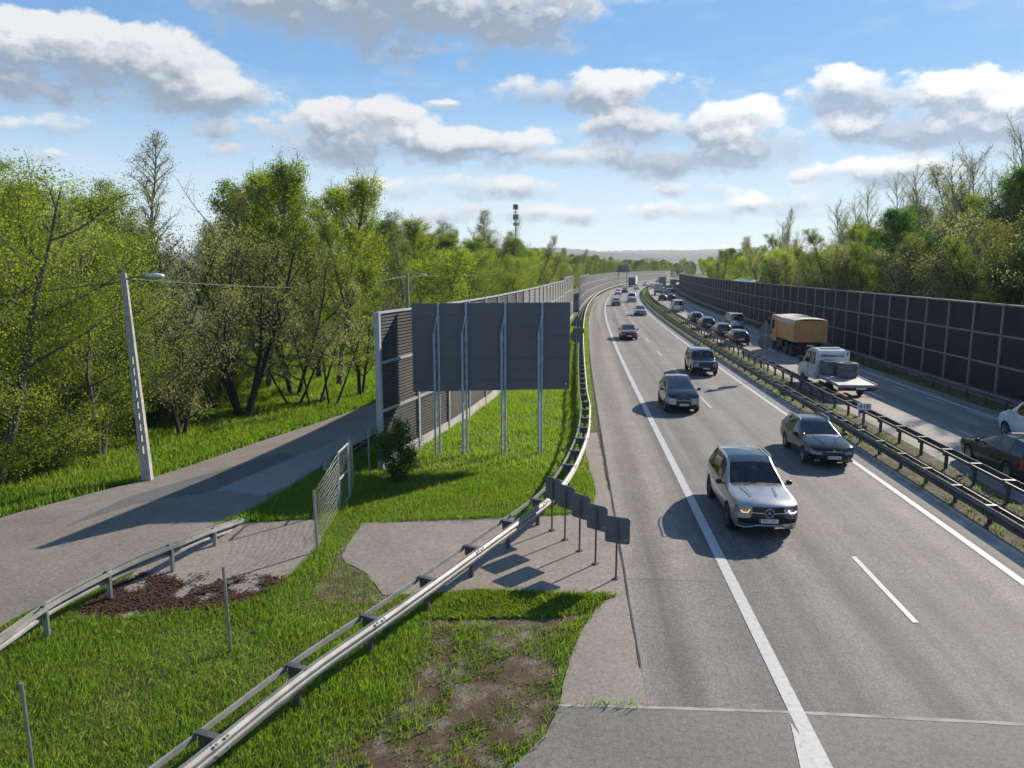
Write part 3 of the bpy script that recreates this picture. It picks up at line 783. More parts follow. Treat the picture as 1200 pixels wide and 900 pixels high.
def see_through():
    m = bpy.data.materials.new('car_glass'); m.use_nodes = True; nt = m.node_tree; nt.nodes.clear()
    out = nt.nodes.new('ShaderNodeOutputMaterial'); tr = nt.nodes.new('ShaderNodeBsdfTransparent'); gl = nt.nodes.new('ShaderNodeBsdfGlossy')
    f = noise(nt, coords(nt), 2., 3); nt.links.new(ramp(nt, f, [(.3, (.17, .20, .20)), (.7, (.25, .28, .28))]), tr.inputs['Color'])
    gl.inputs['Roughness'].default_value = .03; gl.inputs['Color'].default_value = (.9, .95, 1, 1)
    fr = nt.nodes.new('ShaderNodeFresnel'); fr.inputs['IOR'].default_value = 1.6
    mx = nt.nodes.new('ShaderNodeMixShader'); nt.links.new(fr.outputs[0], mx.inputs[0]); nt.links.new(tr.outputs[0], mx.inputs[1]); nt.links.new(gl.outputs[0], mx.inputs[2])
    nt.links.new(mx.outputs[0], out.inputs['Surface']); return m
M['car_glass'] = see_through()
M['seat'] = simple('seat_fabric', (.045, .043, .042), .9, 0, .2, 8)
M['seat_pale'] = simple('seat_leather', (.19, .17, .15), .7, 0, .15, 8)
M['dash'] = simple('dashboard_grey', (.028, .028, .030), .7, 0, .2, 8)
def rbox(c, d, r=.05, M4=None):
    bm = bmesh.new(); bmesh.ops.create_cube(bm, size=1)
    for v in bm.verts: v.co = Vector((v.co.x*d[0], v.co.y*d[1], v.co.z*d[2]))
    bmesh.ops.bevel(bm, geom=bm.edges[:], offset=r, segments=3, affect='EDGES', profile=.5)
    for v in bm.verts:
        if M4 is not None: v.co = M4 @ v.co
        v.co += Vector(c)
    vs = [tuple(v.co) for v in bm.verts]; bm.verts.index_update(); fs = [tuple(v.index for v in f.verts) for f in bm.faces]; bm.free(); return vs, fs
def interior(r, S, W, mat):
    zs = S[5][2]-.52; xw = S[5][0]
    for sy in (-1, 1):
        b = MB(); y = sy*W*.40; x = xw-.72
        b.add(*rbox((x+.08, y, zs), (.52, .50, .16)))
        b.add(*rbox((x-.26, y, zs+.36), (.15, .48, .66), .06, Matrix.Rotation(-.20, 4, 'Y')))
        b.add(*rbox((x-.36, y, zs+.79), (.10, .28, .20), .045)); b.tube([(x-.35, y, zs+.62), (x-.36, y, zs+.75)], .02, 6)
        b.build('seat', mat, r, True)
    b = MB(); x = xw-1.62
    b.add(*rbox((x+.05, 0, zs), (.5, W*1.5, .16))); b.add(*rbox((x-.28, 0, zs+.34), (.15, W*1.5, .62), .06, Matrix.Rotation(-.22, 4, 'Y')))
    for sy in (-1, 0, 1): b.add(*rbox((x-.38, sy*W*.5, zs+.72), (.10, .26, .17), .045))
    b.build('rear_bench', mat, r, True)
    d = MB(); d.add(*rbox(((xw+S[4][0])/2-.10, 0, S[4][2]-.11), (S[4][0]-xw+.32, W*1.62, .20), .08)); d.build('dashboard', M['dash'], r, True)
    MB().lathe([(.165, -.012), (.19, -.012), (.19, .012), (.165, .012)], 24, 'X').box((0, 0, 0), (.02, .34, .05)).box((0, 0, -.08), (.02, .05, .18)).build('steering_wheel', M['black'], r).location = (xw-.20, W*.40, S[4][2]-.08)
    MB().add(*rbox((S[5][1]+.22, 0, S[5][3]-.18), (.03, .22, .07), .012)).build('interior_mirror', M['black'], r)
M['lamp_glass'] = simple('headlamp_glass', (.20, .215, .23), .10, .2, .42, 11, .8)
M['lamp_pale'] = simple('headlamp_pale', (.55, .57, .60), .10, .2, .2, 9, .8)
M['tail'] = simple('tail_lamp_red', (.32, .012, .012), .2, 0, .15, 8, .6)
M['chrome'] = simple('chrome', (.62, .63, .65), .14, .95, .06, 6)
M['alloy'] = simple('alloy_rim', (.42, .43, .45), .3, .8, .08, 6)
M['alloy_dark'] = simple('dark_alloy_rim', (.09, .09, .10), .35, .7, .1, 6)
M['plate_w'] = simple('number_plate_white', (.72, .73, .72), .4, 0, .04, 8)
M['plate_b'] = simple('number_plate_blue', (.02, .05, .30), .4)
M['grille'] = simple('grille_black', (.010, .010, .011), .35, .1, .1, 10)
def emis(name, col, s):
    m, nt, b = new_mat(name); b.inputs['Base Color'].default_value = (*col, 1)
    b.inputs['Emission Color'].default_value = (*col, 1); b.inputs['Emission Strength'].default_value = s
    f = noise(nt, coords(nt), 6, 2); nt.links.new(ramp(nt, f, [(.3, tuple(.8*c for c in col)), (.7, col)]), b.inputs['Base Color']); return m
M['drl'] = emis('daylight_lamp', (1., .98, .92), 1.6)
M['amber'] = emis('amber_lamp', (1., .42, .10), .8)

FY = [-1, -.86, -.56, -.22, .22, .56, .86, 1]
# station: x, x at roof line, belt z, top z, half width of top, width factor, kind of strip to the next station
ST = {
 'suv': ((4.92, 1.95, 1.76), .27, [
  (2.43, 2.32, .95, 1.03, .74, .84, 'hood'), (2.20, 2.14, 1.0, 1.10, .82, .945, 'hood'), (1.55, 1.55, 1.03, 1.13, .84, .985, 'hood'),
  (1.04, 1.04, 1.06, 1.16, .83, .985, 'cowl'), (.93, .87, 1.07, 1.19, .82, .985, 'ws'), (.52, .12, 1.08, 1.67, .665, .985, 'win'),
  (-.30, -.35, 1.09, 1.745, .69, .985, 'pil'), (-.42, -.47, 1.09, 1.75, .69, .985, 'win'), (-1.28, -1.28, 1.10, 1.745, .685, .985, 'pil'),
  (-1.40, -1.40, 1.11, 1.74, .68, .985, 'win2'), (-2.0, -1.86, 1.14, 1.70, .66, .97, 'pil'), (-2.40, -2.24, 1.10, 1.60, .61, .90, '')], (1.50, -1.49, .375)),
 'wagon': ((4.57, 1.78, 1.47), .19, [
  (2.26, 2.19, .66, .76, .70, .85, 'hood'), (2.05, 2.02, .78, .86, .74, .95, 'hood'), (1.45, 1.45, .86, .94, .74, .985, 'hood'),
  (.97, .97, .90, .985, .73, .985, 'cowl'), (.87, .82, .91, 1.01, .72, .985, 'ws'), (.48, -.05, .92, 1.385, .555, .985, 'win'),
  (-.28, -.33, .93, 1.45, .575, .985, 'pil'), (-.38, -.43, .93, 1.455, .575, .985, 'win'), (-1.12, -1.12, .94, 1.45, .57, .985, 'pil'),
  (-1.22, -1.22, .94, 1.445, .565, .985, 'win2'), (-1.93, -1.80, .97, 1.40, .545, .965, 'pil'), (-2.27, -2.08, .95, 1.33, .51, .90, '')], (1.36, -1.22, .315)),
 'mpv': ((4.47, 1.83, 1.66), .20, [
  (2.22, 2.13, .80, .84, .62, .78, 'hood'), (2.04, 1.98, .92, .96, .72, .93, 'hood'), (1.72, 1.70, .98, 1.06, .76, .985, 'hood'),
  (1.48, 1.46, 1.0, 1.12, .76, .985, 'cowl'), (1.41, 1.33, 1.0, 1.15, .75, .985, 'ws'), (.72, -.06, 1.02, 1.56, .58, .985, 'win'),
  (-.26, -.42, 1.03, 1.645, .61, .985, 'pil'), (-.36, -.52, 1.03, 1.65, .61, .985, 'win'), (-1.15, -1.15, 1.04, 1.635, .61, .985, 'pil'),
  (-1.25, -1.25, 1.05, 1.63, .605, .985, 'win2'), (-1.86, -1.72, 1.07, 1.56, .58, .96, 'pil'), (-2.21, -2.02, 1.03, 1.45, .53, .89, '')], (1.40, -1.33, .325)),
 'boxsuv': ((4.78, 1.93, 1.80), .30, [
  (2.37, 2.34, .98, 1.06, .86, .90, 'hood'), (2.18, 2.16, 1.02, 1.10, .87, .965, 'hood'), (1.55, 1.55, 1.06, 1.13, .87, .985, 'hood'),
  (1.10, 1.10, 1.08, 1.16, .86, .985, 'cowl'), (1.02, .97, 1.09, 1.18, .85, .985, 'ws'), (.70, .42, 1.10, 1.72, .72, .985, 'win'),
  (-.12, -.15, 1.10, 1.785, .74, .985, 'pil'), (-.24, -.27, 1.10, 1.79, .74, .985, 'win'), (-1.12, -1.12, 1.11, 1.785, .735, .985, 'pil'),
  (-1.24, -1.24, 1.11, 1.78, .73, .985, 'win2'), (-2.02, -1.95, 1.12, 1.75, .715, .975, 'pil'), (-2.38, -2.27, 1.10, 1.68, .68, .93, '')], (1.42, -1.33, .375)),
 'sedan': ((4.5, 1.76, 1.44), .19, [
  (2.23, 2.16, .66, .76, .70, .85, 'hood'), (2.02, 2.0, .78, .86, .74, .95, 'hood'), (1.45, 1.45, .86, .94, .74, .985, 'hood'),
  (.95, .95, .90, .98, .73, .985, 'cowl'), (.85, .80, .91, 1.0, .72, .985, 'ws'), (.46, -.05, .92, 1.36, .55, .985, 'win'),
  (-.28, -.33, .93, 1.425, .57, .985, 'pil'), (-.38, -.43, .93, 1.43, .57, .985, 'win'), (-1.05, -.92, .95, 1.39, .55, .985, 'rw'),
  (-1.55, -1.56, .97, 1.07, .67, .98, 'deck'), (-2.02, -2.0, .95, 1.04, .68, .95, 'deck'), (-2.23, -2.18, .88, .98, .66, .87, '')], (1.35, -1.25, .31)),
 'hatch': ((4.2, 1.75, 1.46), .19, [
  (2.08, 2.01, .66, .76, .68, .84, 'hood'), (1.88, 1.86, .78, .87, .73, .95, 'hood'), (1.38, 1.38, .87, .95, .74, .985, 'hood'),
  (.95, .95, .91, 1.0, .73, .985, 'cowl'), (.86, .80, .92, 1.02, .72, .985, 'ws'), (.45, -.03, .93, 1.39, .55, .985, 'win'),
  (-.26, -.31, .94, 1.445, .575, .985, 'pil'), (-.36, -.41, .94, 1.45, .575, .985, 'win'), (-1.10, -1.08, .96, 1.44, .57, .985, 'pil'),
  (-1.22, -1.2, .97, 1.43, .565, .98, 'pil'), (-1.72, -1.56, 1.0, 1.39, .55, .95, 'pil'), (-2.08, -1.82, .95, 1.32, .52, .88, '')], (1.30, -1.27, .31)),
 'van': ((4.9, 1.92, 1.97), .22, [
  (2.43, 2.37, .82, .92, .76, .84, 'hood'), (2.26, 2.22, .95, 1.05, .80, .95, 'hood'), (1.85, 1.85, 1.05, 1.15, .81, .985, 'hood'),
  (1.62, 1.62, 1.09, 1.19, .80, .985, 'cowl'), (1.54, 1.47, 1.10, 1.22, .79, .985, 'ws'), (1.12, .72, 1.11, 1.85, .70, .985, 'win'),
  (.28, .26, 1.12, 1.94, .72, .985, 'pil'), (.16, .14, 1.12, 1.945, .72, .985, 'win2'), (-.95, -.95, 1.12, 1.95, .72, .985, 'pil'),
  (-1.07, -1.07, 1.12, 1.95, .72, .985, 'win2'), (-2.10, -2.10, 1.13, 1.93, .71, .975, 'pil'), (-2.43, -2.36, 1.10, 1.88, .68, .93, '')], (1.62, -1.42, .33)),
}
BODY, GLS, HEAD, TAIL, GRL, COWL, ROOFG, UNDER, PIL, SILV = range(10)
SLOT = {GLS: 'window', HEAD: 'headlight', TAIL: 'tail_light', GRL: 'grille', COWL: 'cowl', ROOFG: 'roof_glass', UNDER: 'underbody', PIL: 'window_pillar', SILV: 'bumper'}
def car_body(kind, opts, fine=2, arches=True):
    dim, zb, S, (xf, xr, wr) = ST[kind]
    W = dim[1]/2
    zmid = zb+.40*(S[3][2]-zb)+.06
    ni, nj, nk = len(S), len(FY), 5
    fr = opts.get('front', {}); va = {}; V = []
    def pos(i, j, k):
        x, xt, zbel, zt, wt, wf, _ = S[i]
        crown = .045 if S[i][6] in ('hood', 'cowl', 'deck') or i == 0 else .035
        e = fy = FY[j]
        ends = i in (0, ni-1)
        if k == 4 and 3 < i < 10 and abs(abs(fy)-.86) < .01 and S[i][3]-S[i][2] > .3: fy = math.copysign(.935, fy)
        if k == 4 and i == 4 and abs(abs(fy)-.86) < .01: fy = math.copysign(.95, fy)
        zs = [zb+(.05 if ends else 0), zb+.17*(zmid-zb)/.4+(.03 if ends else 0), zmid-(opts.get('nose', 0) if i == 0 else 0), zbel, zt-crown]
        ws = [.88*W*wf, .97*W*wf, W*wf, .955*W*wf, wt]
        z = zs[k]; y = fy*ws[k]
        lx = x+(xt-x)*(1. if k == 4 else 0.)
        if i == 0:
            lx += (-.16, -.02, .01, -.05, 0)[k]-.06 + .20*(1-fy*fy)*(1 if k < 4 else .8)
        if i == ni-1:
            lx -= (-.12, .02, .02, -.03, 0)[k] + .09*(1-fy*fy)
        if k == 4: z += crown*(1-fy*fy)
        if k == 0 and abs(fy) < .9: z -= .0
        return (lx, y, z)
    def vid(i, j, k):
        if (i, j, k) not in va: va[(i, j, k)] = len(V); V.append(pos(i, j, k))
        return va[(i, j, k)]
    F = []; MI = []
    def q(a, b, c, d, m): F.append((vid(*a), vid(*b), vid(*c), vid(*d))); MI.append(m)
    for i in range(ni-1):
        kd = S[i][6]
        for j in range(nj-1):                                    # top and bottom
            mid = 1 <= j <= 5
            m = BODY
            if kd == 'ws' and mid: m = GLS
            if kd == 'rw' and mid: m = GLS
            if kd == 'cowl' and mid: m = COWL
            if opts.get('roof') and kd in ('win', 'pil') and mid and i <= 8: m = ROOFG
            q((i, j, 4), (i, j+1, 4), (i+1, j+1, 4), (i+1, j, 4), m)
            q((i, j, 0), (i+1, j, 0), (i+1, j+1, 0), (i, j+1, 0), UNDER)
        for jj in (0, nj-1):
            for k in range(4):
                m = BODY
                if k == 3 and kd in ('win', 'win2'): m = GLS if not (kd == 'win2' and opts.get('panel_van')) else BODY
                if k == 3 and kd == 'pil' and i < 9 and not opts.get('panel_van'): m = PIL
                if k == 2 and i == 0: m = HEAD
                if k == 2 and i == ni-2 and opts.get('tail', 1): m = TAIL
                if k == 0: m = UNDER if opts.get('clad', 0) else BODY
                if jj == 0: q((i, jj, k), (i, jj, k+1), (i+1, jj, k+1), (i+1, jj, k), m)
                else: q((i, jj, k), (i+1, jj, k), (i+1, jj, k+1), (i, jj, k+1), m)
    hb = kind not in ('sedan',)
    for j in range(nj-1):                                        # front and rear faces
        o = j in (0, 1, 5, 6); mid = 1 <= j <= 5
        for k in range(4):
            m = BODY
            if k == 2: m = HEAD if j in (0, 1, 5, 6) else GRL
            if k == 1 and fr.get('low', 0) and (o): m = GRL
            if k == 1 and fr.get('lowmid', 0) and not o: m = GRL
            if k == 0: m = SILV if fr.get('lip') else (GRL if mid else BODY)
            q((0, j, k), (0, j+1, k), (0, j+1, k+1), (0, j, k+1), m)
            m = BODY
            if k == 3 and mid and hb: m = GLS
            if k == 2 and o: m = TAIL if j in (0, 6) or opts.get('wide_tail') else BODY
            if k == 0: m = UNDER
            n = ni-1
            q((n, j, k), (n, j, k+1), (n, j+1, k+1), (n, j+1, k), m)
    me = bpy.data.meshes.new('body'); me.from_pydata(V, [], F); me.polygons.foreach_set('material_index', MI); me.update()
    bm = bmesh.new(); bm.from_mesh(me); bmesh.ops.recalc_face_normals(bm, faces=bm.faces)
    cr = bm.edges.layers.float.get('crease_edge') or bm.edges.layers.float.new('crease_edge')
    for e in bm.edges:
        a = [f.material_index for f in e.link_faces]
        if len(a) == 2 and a[0] != a[1]: e[cr] = .75
        elif len(a) == 2 and e.calc_face_angle(0) > R(60): e[cr] = .45
        else: e[cr] = .12
    # belt line is a crisp edge
    bm.to_mesh(me); bm.free()
    o = bpy.data.objects.new('tmp_body', me); C.objects.link(o)
    for t in range(10): me.materials.append(M['black'])
    sub = o.modifiers.new('s', 'SUBSURF'); sub.levels = fine; sub.render_levels = fine
    cut = None
    if arches:
        b = MB()
        for xx in (xf, xr):
            n = 28
            for sy in (-1, 1):
                vs = [(xx+(wr+.055)*math.cos(2*math.pi*k/n), sy*yy, wr+(wr+.055)*math.sin(2*math.pi*k/n)) for yy in (W-.30, W+.3) for k in range(n)]
                b.add(vs, [tuple(range(n)), tuple(range(2*n-1, n-1, -1))]+[(k, n+k, n+(k+1) % n, (k+1) % n) for k in range(n)], UNDER)
        cm = b.mesh('cutter')
        for t in range(10): cm.materials.append(M['black'])
        cut = bpy.data.objects.new('tmp_cut', cm); C.objects.link(cut)
        bo = o.modifiers.new('b', 'BOOLEAN'); bo.operation = 'DIFFERENCE'; bo.object = cut; bo.solver = 'EXACT'
        try: bo.material_mode = 'INDEX'
        except Exception: pass
    dg = bpy.context.evaluated_depsgraph_get()
    res = bpy.data.meshes.new_from_object(o.evaluated_get(dg))
    bpy.data.objects.remove(o)
    if cut: bpy.data.objects.remove(cut)
    return res
def split_parts(me, root, mats):
    """one mesh per part: body, each window, each lamp ..."""
    nv = len(me.vertices); co = np.empty(nv*3); me.vertices.foreach_get('co', co); co = co.reshape(-1, 3)
    polys = [(tuple(p.vertices), p.material_index) for p in me.polygons]
    out = []
    for mi in sorted(set(m for _, m in polys)):
        fs = [v for v, m in polys if m == mi]
        comps = [fs]
        if mi in (GLS, HEAD, TAIL, PIL):
            par = {}
            def find(a):
                while par[a] != a: par[a] = par[par[a]]; a = par[a]
                return a
            for f in fs:
                for v in f: par.setdefault(v, v)
                for v in f[1:]:
                    a, b = find(f[0]), find(v)
                    if a != b: par[a] = b
            d = {}
            for f in fs: d.setdefault(find(f[0]), []).append(f)
            comps = list(d.values())
        for cf in comps:
            ids = sorted({v for f in cf for v in f}); mp = {v: i for i, v in enumerate(ids)}
            m2 = bpy.data.meshes.new('p'); m2.from_pydata([tuple(co[v]) for v in ids], [], [tuple(mp[v] for v in f) for f in cf]); m2.update()
            nm = SLOT.get(mi, 'body')
            if mi == GLS:
                c = co[ids].mean(0); ex = np.ptp(co[ids][:, 1])
                nm = 'side_window' if ex < .6 else ('windscreen' if c[0] > 0 else 'rear_window')
            ob = link(nm, m2, root, mats.get(mi, M['black'])); smooth_by_angle(ob, 38)
            out.append(ob)
    return out
_wheel = {}
def wheel(root, x, y, r, rim='alloy', spokes=5, side=1):
    key = (round(r, 3), rim, spokes)
    if key not in _wheel:
        w = .11
        t = MB().lathe([(r*.64, -w), (r*.90, -w), (r*.985, -w*.75), (r, -w*.3), (r, w*.3), (r*.985, w*.75), (r*.90, w), (r*.64, w)], 28, 'Y')
        tm = t.mesh('wheel', True); tm.materials.append(M['rubber'])
        b = MB()
        b.lathe([(r*.60, -w*.8), (r*.67, -w*.92), (r*.67, w*.7), (r*.58, w*.7), (r*.56, -w*.4)], 28, 'Y')
        b.lathe([(.001, -w*.72), (r*.16, -w*.72), (r*.17, -w*.3), (.001, -w*.3)], 14, 'Y')
        for k in range(spokes):
            a = 2*math.pi*k/spokes
            M4 = Matrix.Rotation(a, 4, 'Y')
            b.box((r*.36, -w*.62, 0), (r*.52, .025, r*.13), M4=M4)
        b.lathe([(.001, w*.2), (r*.6, w*.2), (r*.6, w*.3), (.001, w*.3)], 20, 'Y', mi=1)
        rm = b.mesh('rim', False); rm.materials.append(M[rim]); rm.materials.append(M['black'])
        _wheel[key] = (tm, rm)
    tm, rm = _wheel[key]
    o = bpy.data.objects.new('wheel', tm); C.objects.link(o); o.parent = root; o.location = (x, y, r)
    o.rotation_euler = (0, random.uniform(0, 6), 0) if side < 0 else (0, random.uniform(0, 6), math.pi)
    q = bpy.data.objects.new('rim', rm); C.objects.link(q); q.parent = o
    return o
def mirror(root, x, y, z, mat, s):
    b = MB(); n = 10; m = 6; vs = []
    for i in range(m+1):
        t = math.pi*i/m
        for k in range(n):
            a = 2*math.pi*k/n
            ex = 2.6
            cx = math.copysign(abs(math.cos(a))**.7, math.cos(a)); cz = math.copysign(abs(math.sin(a))**.7, math.sin(a))
            vs.append((x+.075*math.sin(t)**.6*cx, y+s*(.02+.20*(1-math.cos(t))/2), z+.075*math.sin(t)**.6*cz))
    fs = [(i*n+k, i*n+(k+1) % n, (i+1)*n+(k+1) % n, (i+1)*n+k) for i in range(m) for k in range(n)]
    b.add(vs, fs); b.box((x+.02, y-s*.01, z-.05), (.07, .10, .04))
    return b.build('mirror', mat, root, True)
def number_plate(root, x, z, text, front=1, pitch=0.):
    p = MB().box((x, 0, z), (.014, .52, .115)).build('number_plate', M['plate_w'], root)
    MB().box((x+front*.0085, front*-.237 if False else -front*.0+(.237 if front < 0 else -.237), z), (.004, .045, .11)).build('country_band', M['plate_b'], p)
    if text:
        o = lettering(text, .098, p, (x+front*.0085, (.018 if front > 0 else -.018)*front, z), (R(90), 0, R(90*front)), M['black'], .92)
    return p
def make_car(kind, s, off, label, group, col, away=False, dims=None, opts=None, metal=.0, rough=.18, detail=2, plate='', rim='alloy', spokes=5, rails=False, yaw=0., cat='car', name='car', mir=None, size=1.):
    opts = opts or {}
    x, y, z = pt(s, off, .012); h = head(s)
    ang = (math.pi/2-h if away else -math.pi/2-h)+yaw
    r = empty(name, (x, y, z), (0, .0145 if away else -.0145, ang)); tag(r, label, cat, group)
    dim, zb, S, (xf, xr, wr) = ST[kind]
    S_ = ST[kind][2]; body = paint(label[:24].strip().replace(' ', '_')+'_paint', col, metal, rough, (S_[4][0]-.12, S_[6][0]-.06, S_[8][0]+.05) if detail > 1 else None)
    if detail > 1: interior(r, S, dim[1]/2, M[opts.get('seats', 'seat')])
    mats = {BODY: body, GLS: M['car_glass' if detail > 1 else 'glass'], HEAD: M[opts.get('lamp', 'lamp_glass')], TAIL: M['tail'], GRL: M['grille'], COWL: M['black'], ROOFG: M['glass'], UNDER: M['black'], PIL: M['black'], SILV: M['chrome'] if opts.get('front', {}).get('lip') else M['black']}
    me = car_body(kind, opts, 2 if detail > 0 else 1, detail > 0)
    split_parts(me, r, mats)
    W = dim[1]/2; L = dim[0]
    for xx in (xf, xr):
        for sy in (-1, 1): wheel(r, xx, sy*(W-.125), wr, rim, spokes, -1 if sy < 0 else 1)
    if detail > 0:
        i = 5; zbel = S[5][2]
        for sy in (-1, 1): mirror(r, S[5][0]+.12, sy*(W*.955-.01), zbel+.08, mir or body, sy)
        zp = zb+.40*(S[3][2]-zb)-.02
        front = dim[0]/2
        number_plate(r, (S[0][0]+.155) if not away else (S[-1][0]-.13), zp if not away else zp+.16, plate, 1 if not away else -1)
        if detail > 1:
            for sy in (-1, 1):
                for xx in ((S[6][0]+.18), (S[8][0]+.20)):
                    MB().box((xx, sy*(W*.985-.006), zbel-.10), (.17, .03, .03)).build('door_handle', body if not opts.get('chrome_handles') else M['chrome'], r)
    if rails:
        for sy in (-1, 1):
            wt = S[7][4]
            zr = S[7][3]
            pts = [(-.05+S[6][1]+.25, sy*(wt-.015), zr-.055), (S[6][1]+.1, sy*(wt-.005), zr+.02), (S[8][1], sy*(wt-.005), zr+.03), (S[10][1]+.15, sy*(wt-.02), zr+.0), (S[10][1]+.02, sy*(wt-.03), zr-.07)]
            MB().tube(pts, .019, 8).build('roof_rail', rails, r)
    r.scale = (size,)*3
    return r

G1 = 'cars driving towards the bridge'; G2 = 'cars driving away from the bridge'
# ---- near carriageway, oncoming
suv = make_car('suv', 13.15, 1.48, 'silver sports utility car with black roof glass and amber running light', G1, (.44, .43, .41), opts=dict(seats='seat_pale', nose=.05, roof=True, front=dict(low=1, lowmid=1, lip=1), chrome_handles=True), metal=.75, rough=.34, plate='WB 5145T', rim='alloy_dark', rails=M['alloy'], mir=M['black'], size=.95)
def suv_extra(r):
    xf = 2.605
    b = MB().lathe([(.112, -.012), (.132, -.012), (.132, .012), (.112, .012)], 30, 'X', (xf+.012, 0, .80))
    for k in range(3):
        a = math.pi/2+2*math.pi*k/3
        ca, sa = math.cos(a), math.sin(a)
        tip = (xf+.012, .118*ca, .80+.118*sa); l = (-sa*.016, ca*.016)
        vs = [(xf+.004, l[0], .80+l[1]), (xf+.004, -l[0], .80-l[1]), tip, (xf+.03, .0, .80)]
        b.add(vs, [(0, 3, 2), (1, 2, 3), (0, 2, 1), (0, 1, 3)])
    b.build('star_emblem', M['chrome'], r)
    for s in (-1, 1):
        MB().sweep([(-.006, -.017), (.006, -.017), (.006, .017), (-.006, .017)], [(xf+.004-.035*abs(t)**2*1.0, s*(.15+.36*t), .80+.008*t) for t in [k/6 for k in range(7)]]).build('grille_bar', M['chrome'], r)
    MB().tube([(2.50, .60, .735), (2.45, .72, .735), (2.44, .75, .80)], .017, 6).build('running_light', M['amber'], r) if False else None
    for s, mt in ((1, M['drl']), (-1, M['amber'])):
        MB().tube([(2.555, s*.53, .885), (2.548, s*.58, .80), (2.50, s*.70, .79), (2.475, s*.76, .84)], .016, 6).build('running_light', mt, r)
    for s in (-1, 1):
        MB().tube([(1.95, s*.36, 1.135), (1.55, s*.40, 1.165), (1.10, s*.46, 1.198)], .016, 6).build('bonnet_crease', bpy.data.materials[r.children[0].data.materials[0].name] if False else [c for c in r.children if c.name.startswith('body')][0].data.materials[0], r)
    MB().tube([(2.34, -.80, .36), (2.43, -.66, .34), (2.49, -.46, .37), (2.55, -.32, .43), (2.575, 0, .44), (2.55, .32, .43), (2.49, .46, .37), (2.43, .66, .34), (2.34, .80, .36)], .022, 8).build('bumper_trim', M['alloy'], r)
    for s in (-.36, .30):
        MB().tube([(.98, s, 1.205), (.80, s+.32, 1.235), (.74, s+.50, 1.30)], .010, 5).build('wiper', M['black'], r)
suv_extra(suv)
octa = make_car('wagon', 20.5, 5.62, 'black estate car with silver roof rails in the lane by the median', G1, (.014, .014, .018), opts=dict(front=dict(lowmid=1)), metal=.3, plate='KR 8T187', rails=M['alloy'], rim='alloy', spokes=8, size=.95)
def octa_extra(r):
    MB().sweep([(-.006, -.014), (.006, -.014), (.006, .014), (-.006, .014)], [(2.375-.13*(y/.9)**2-.01, y, .665) for y in [(-.34+.068*k) for k in range(11)]]).build('grille_trim', M['chrome'], r)
    b = MB(); disc_pts = []
    b.lathe([(.001, -.008), (.042, -.008), (.042, .008), (.001, .008)], 16, 'X', (2.385, 0, .69)); b.build('badge', M['chrome'], r)
    for s in (-1, 1):
        MB().box((2.33, s*.60, .33), (.05, .20, .07), s*-.25).build('fog_light', M['lamp_glass'], r)
        MB().tube([(1.95, s*.22, .905), (1.0, s*.42, 1.02)], .010, 6).build('bonnet_crease', [c for c in r.children if c.name.startswith('body')][0].data.materials[0], r)
octa_extra(octa)
c4 = make_car('mpv', 30.6, 1.72, 'black rounded people carrier with large white headlights', G1, (.010, .010, .014), metal=.2, plate='KLI 9CK8', opts=dict(front=dict(), nose=.10, lamp='lamp_pale'), spokes=7, size=.95)
def c4_extra(r):
    for z in (.70, .745):
        MB().sweep([(-.006, -.009), (.006, -.009), (.006, .009), (-.006, .009)], [(2.36-.13*(y/.74)**2, y, z+(.02 if abs(y) < .1 else 0)) for y in [(-.42+.07*k) for k in range(13)]]).build('grille_trim', M['chrome'], r)
    for s in (-1, 1): MB().tube([(2.31, s*.30, .715), (2.365, 0, .76)], .014, 5).build('chevron_badge', M['chrome'], r)
c4_extra(c4)
rr_ = make_car('boxsuv', 44.2, 5.0, 'dark grey boxy off-road car behind the black people carrier', G1, (.030, .036, .045), metal=.5, plate='W0 81ME', opts=dict(front=dict(lowmid=1), clad=1), spokes=6, mir=M['black'], size=.92)
for s in (-1, 1): MB().lathe([(.001, -.02), (.06, -.02), (.06, .02), (.001, .02)], 14, 'X', (2.42, s*.66, .86)).build('headlamp_bulb', M['chrome'], rr_)
make_car('sedan', 69.6, 1.55, 'dark red saloon car alone in the outer lane', G1, (.16, .012, .018), metal=.3, plate=' ', opts=dict(front=dict()), detail=1)
make_car('sedan', 109, 5.2, 'pale silver saloon car in the median lane where the bend begins', G1, (.36, .35, .33), metal=.6, detail=1, opts={})
make_car('sedan', 138.5, 1.95, 'dark blue-grey saloon car in the outer lane beyond the red saloon', G1, (.06, .07, .085), metal=.4, detail=1, opts={})
make_car('van', 155, 5.3, 'white roofed van with black bumper in the median lane of the bend', G1, (.62, .62, .62), detail=1, opts={}, cat='van', name='van')
make_car('hatch', 199, 1.8, 'white hatchback at the shoulder line far along the bend', G1, (.65, .66, .68), detail=0)
make_car('hatch', 213.5, 3.2, 'small black car close behind the white hatchback', G1, (.03, .03, .035), detail=0)
make_car('hatch', 248.5, 5.6, 'white car just in front of the oncoming lorry', G1, (.6, .6, .6), detail=0)
make_car('sedan', 303.5, 5.6, 'tiny white car far along the bend past the lorry', G1, (.66, .66, .66), detail=0)
make_car('sedan', 386, 3.0, 'last tiny grey car coming out of the far bend', G1, (.25, .26, .28), detail=0)
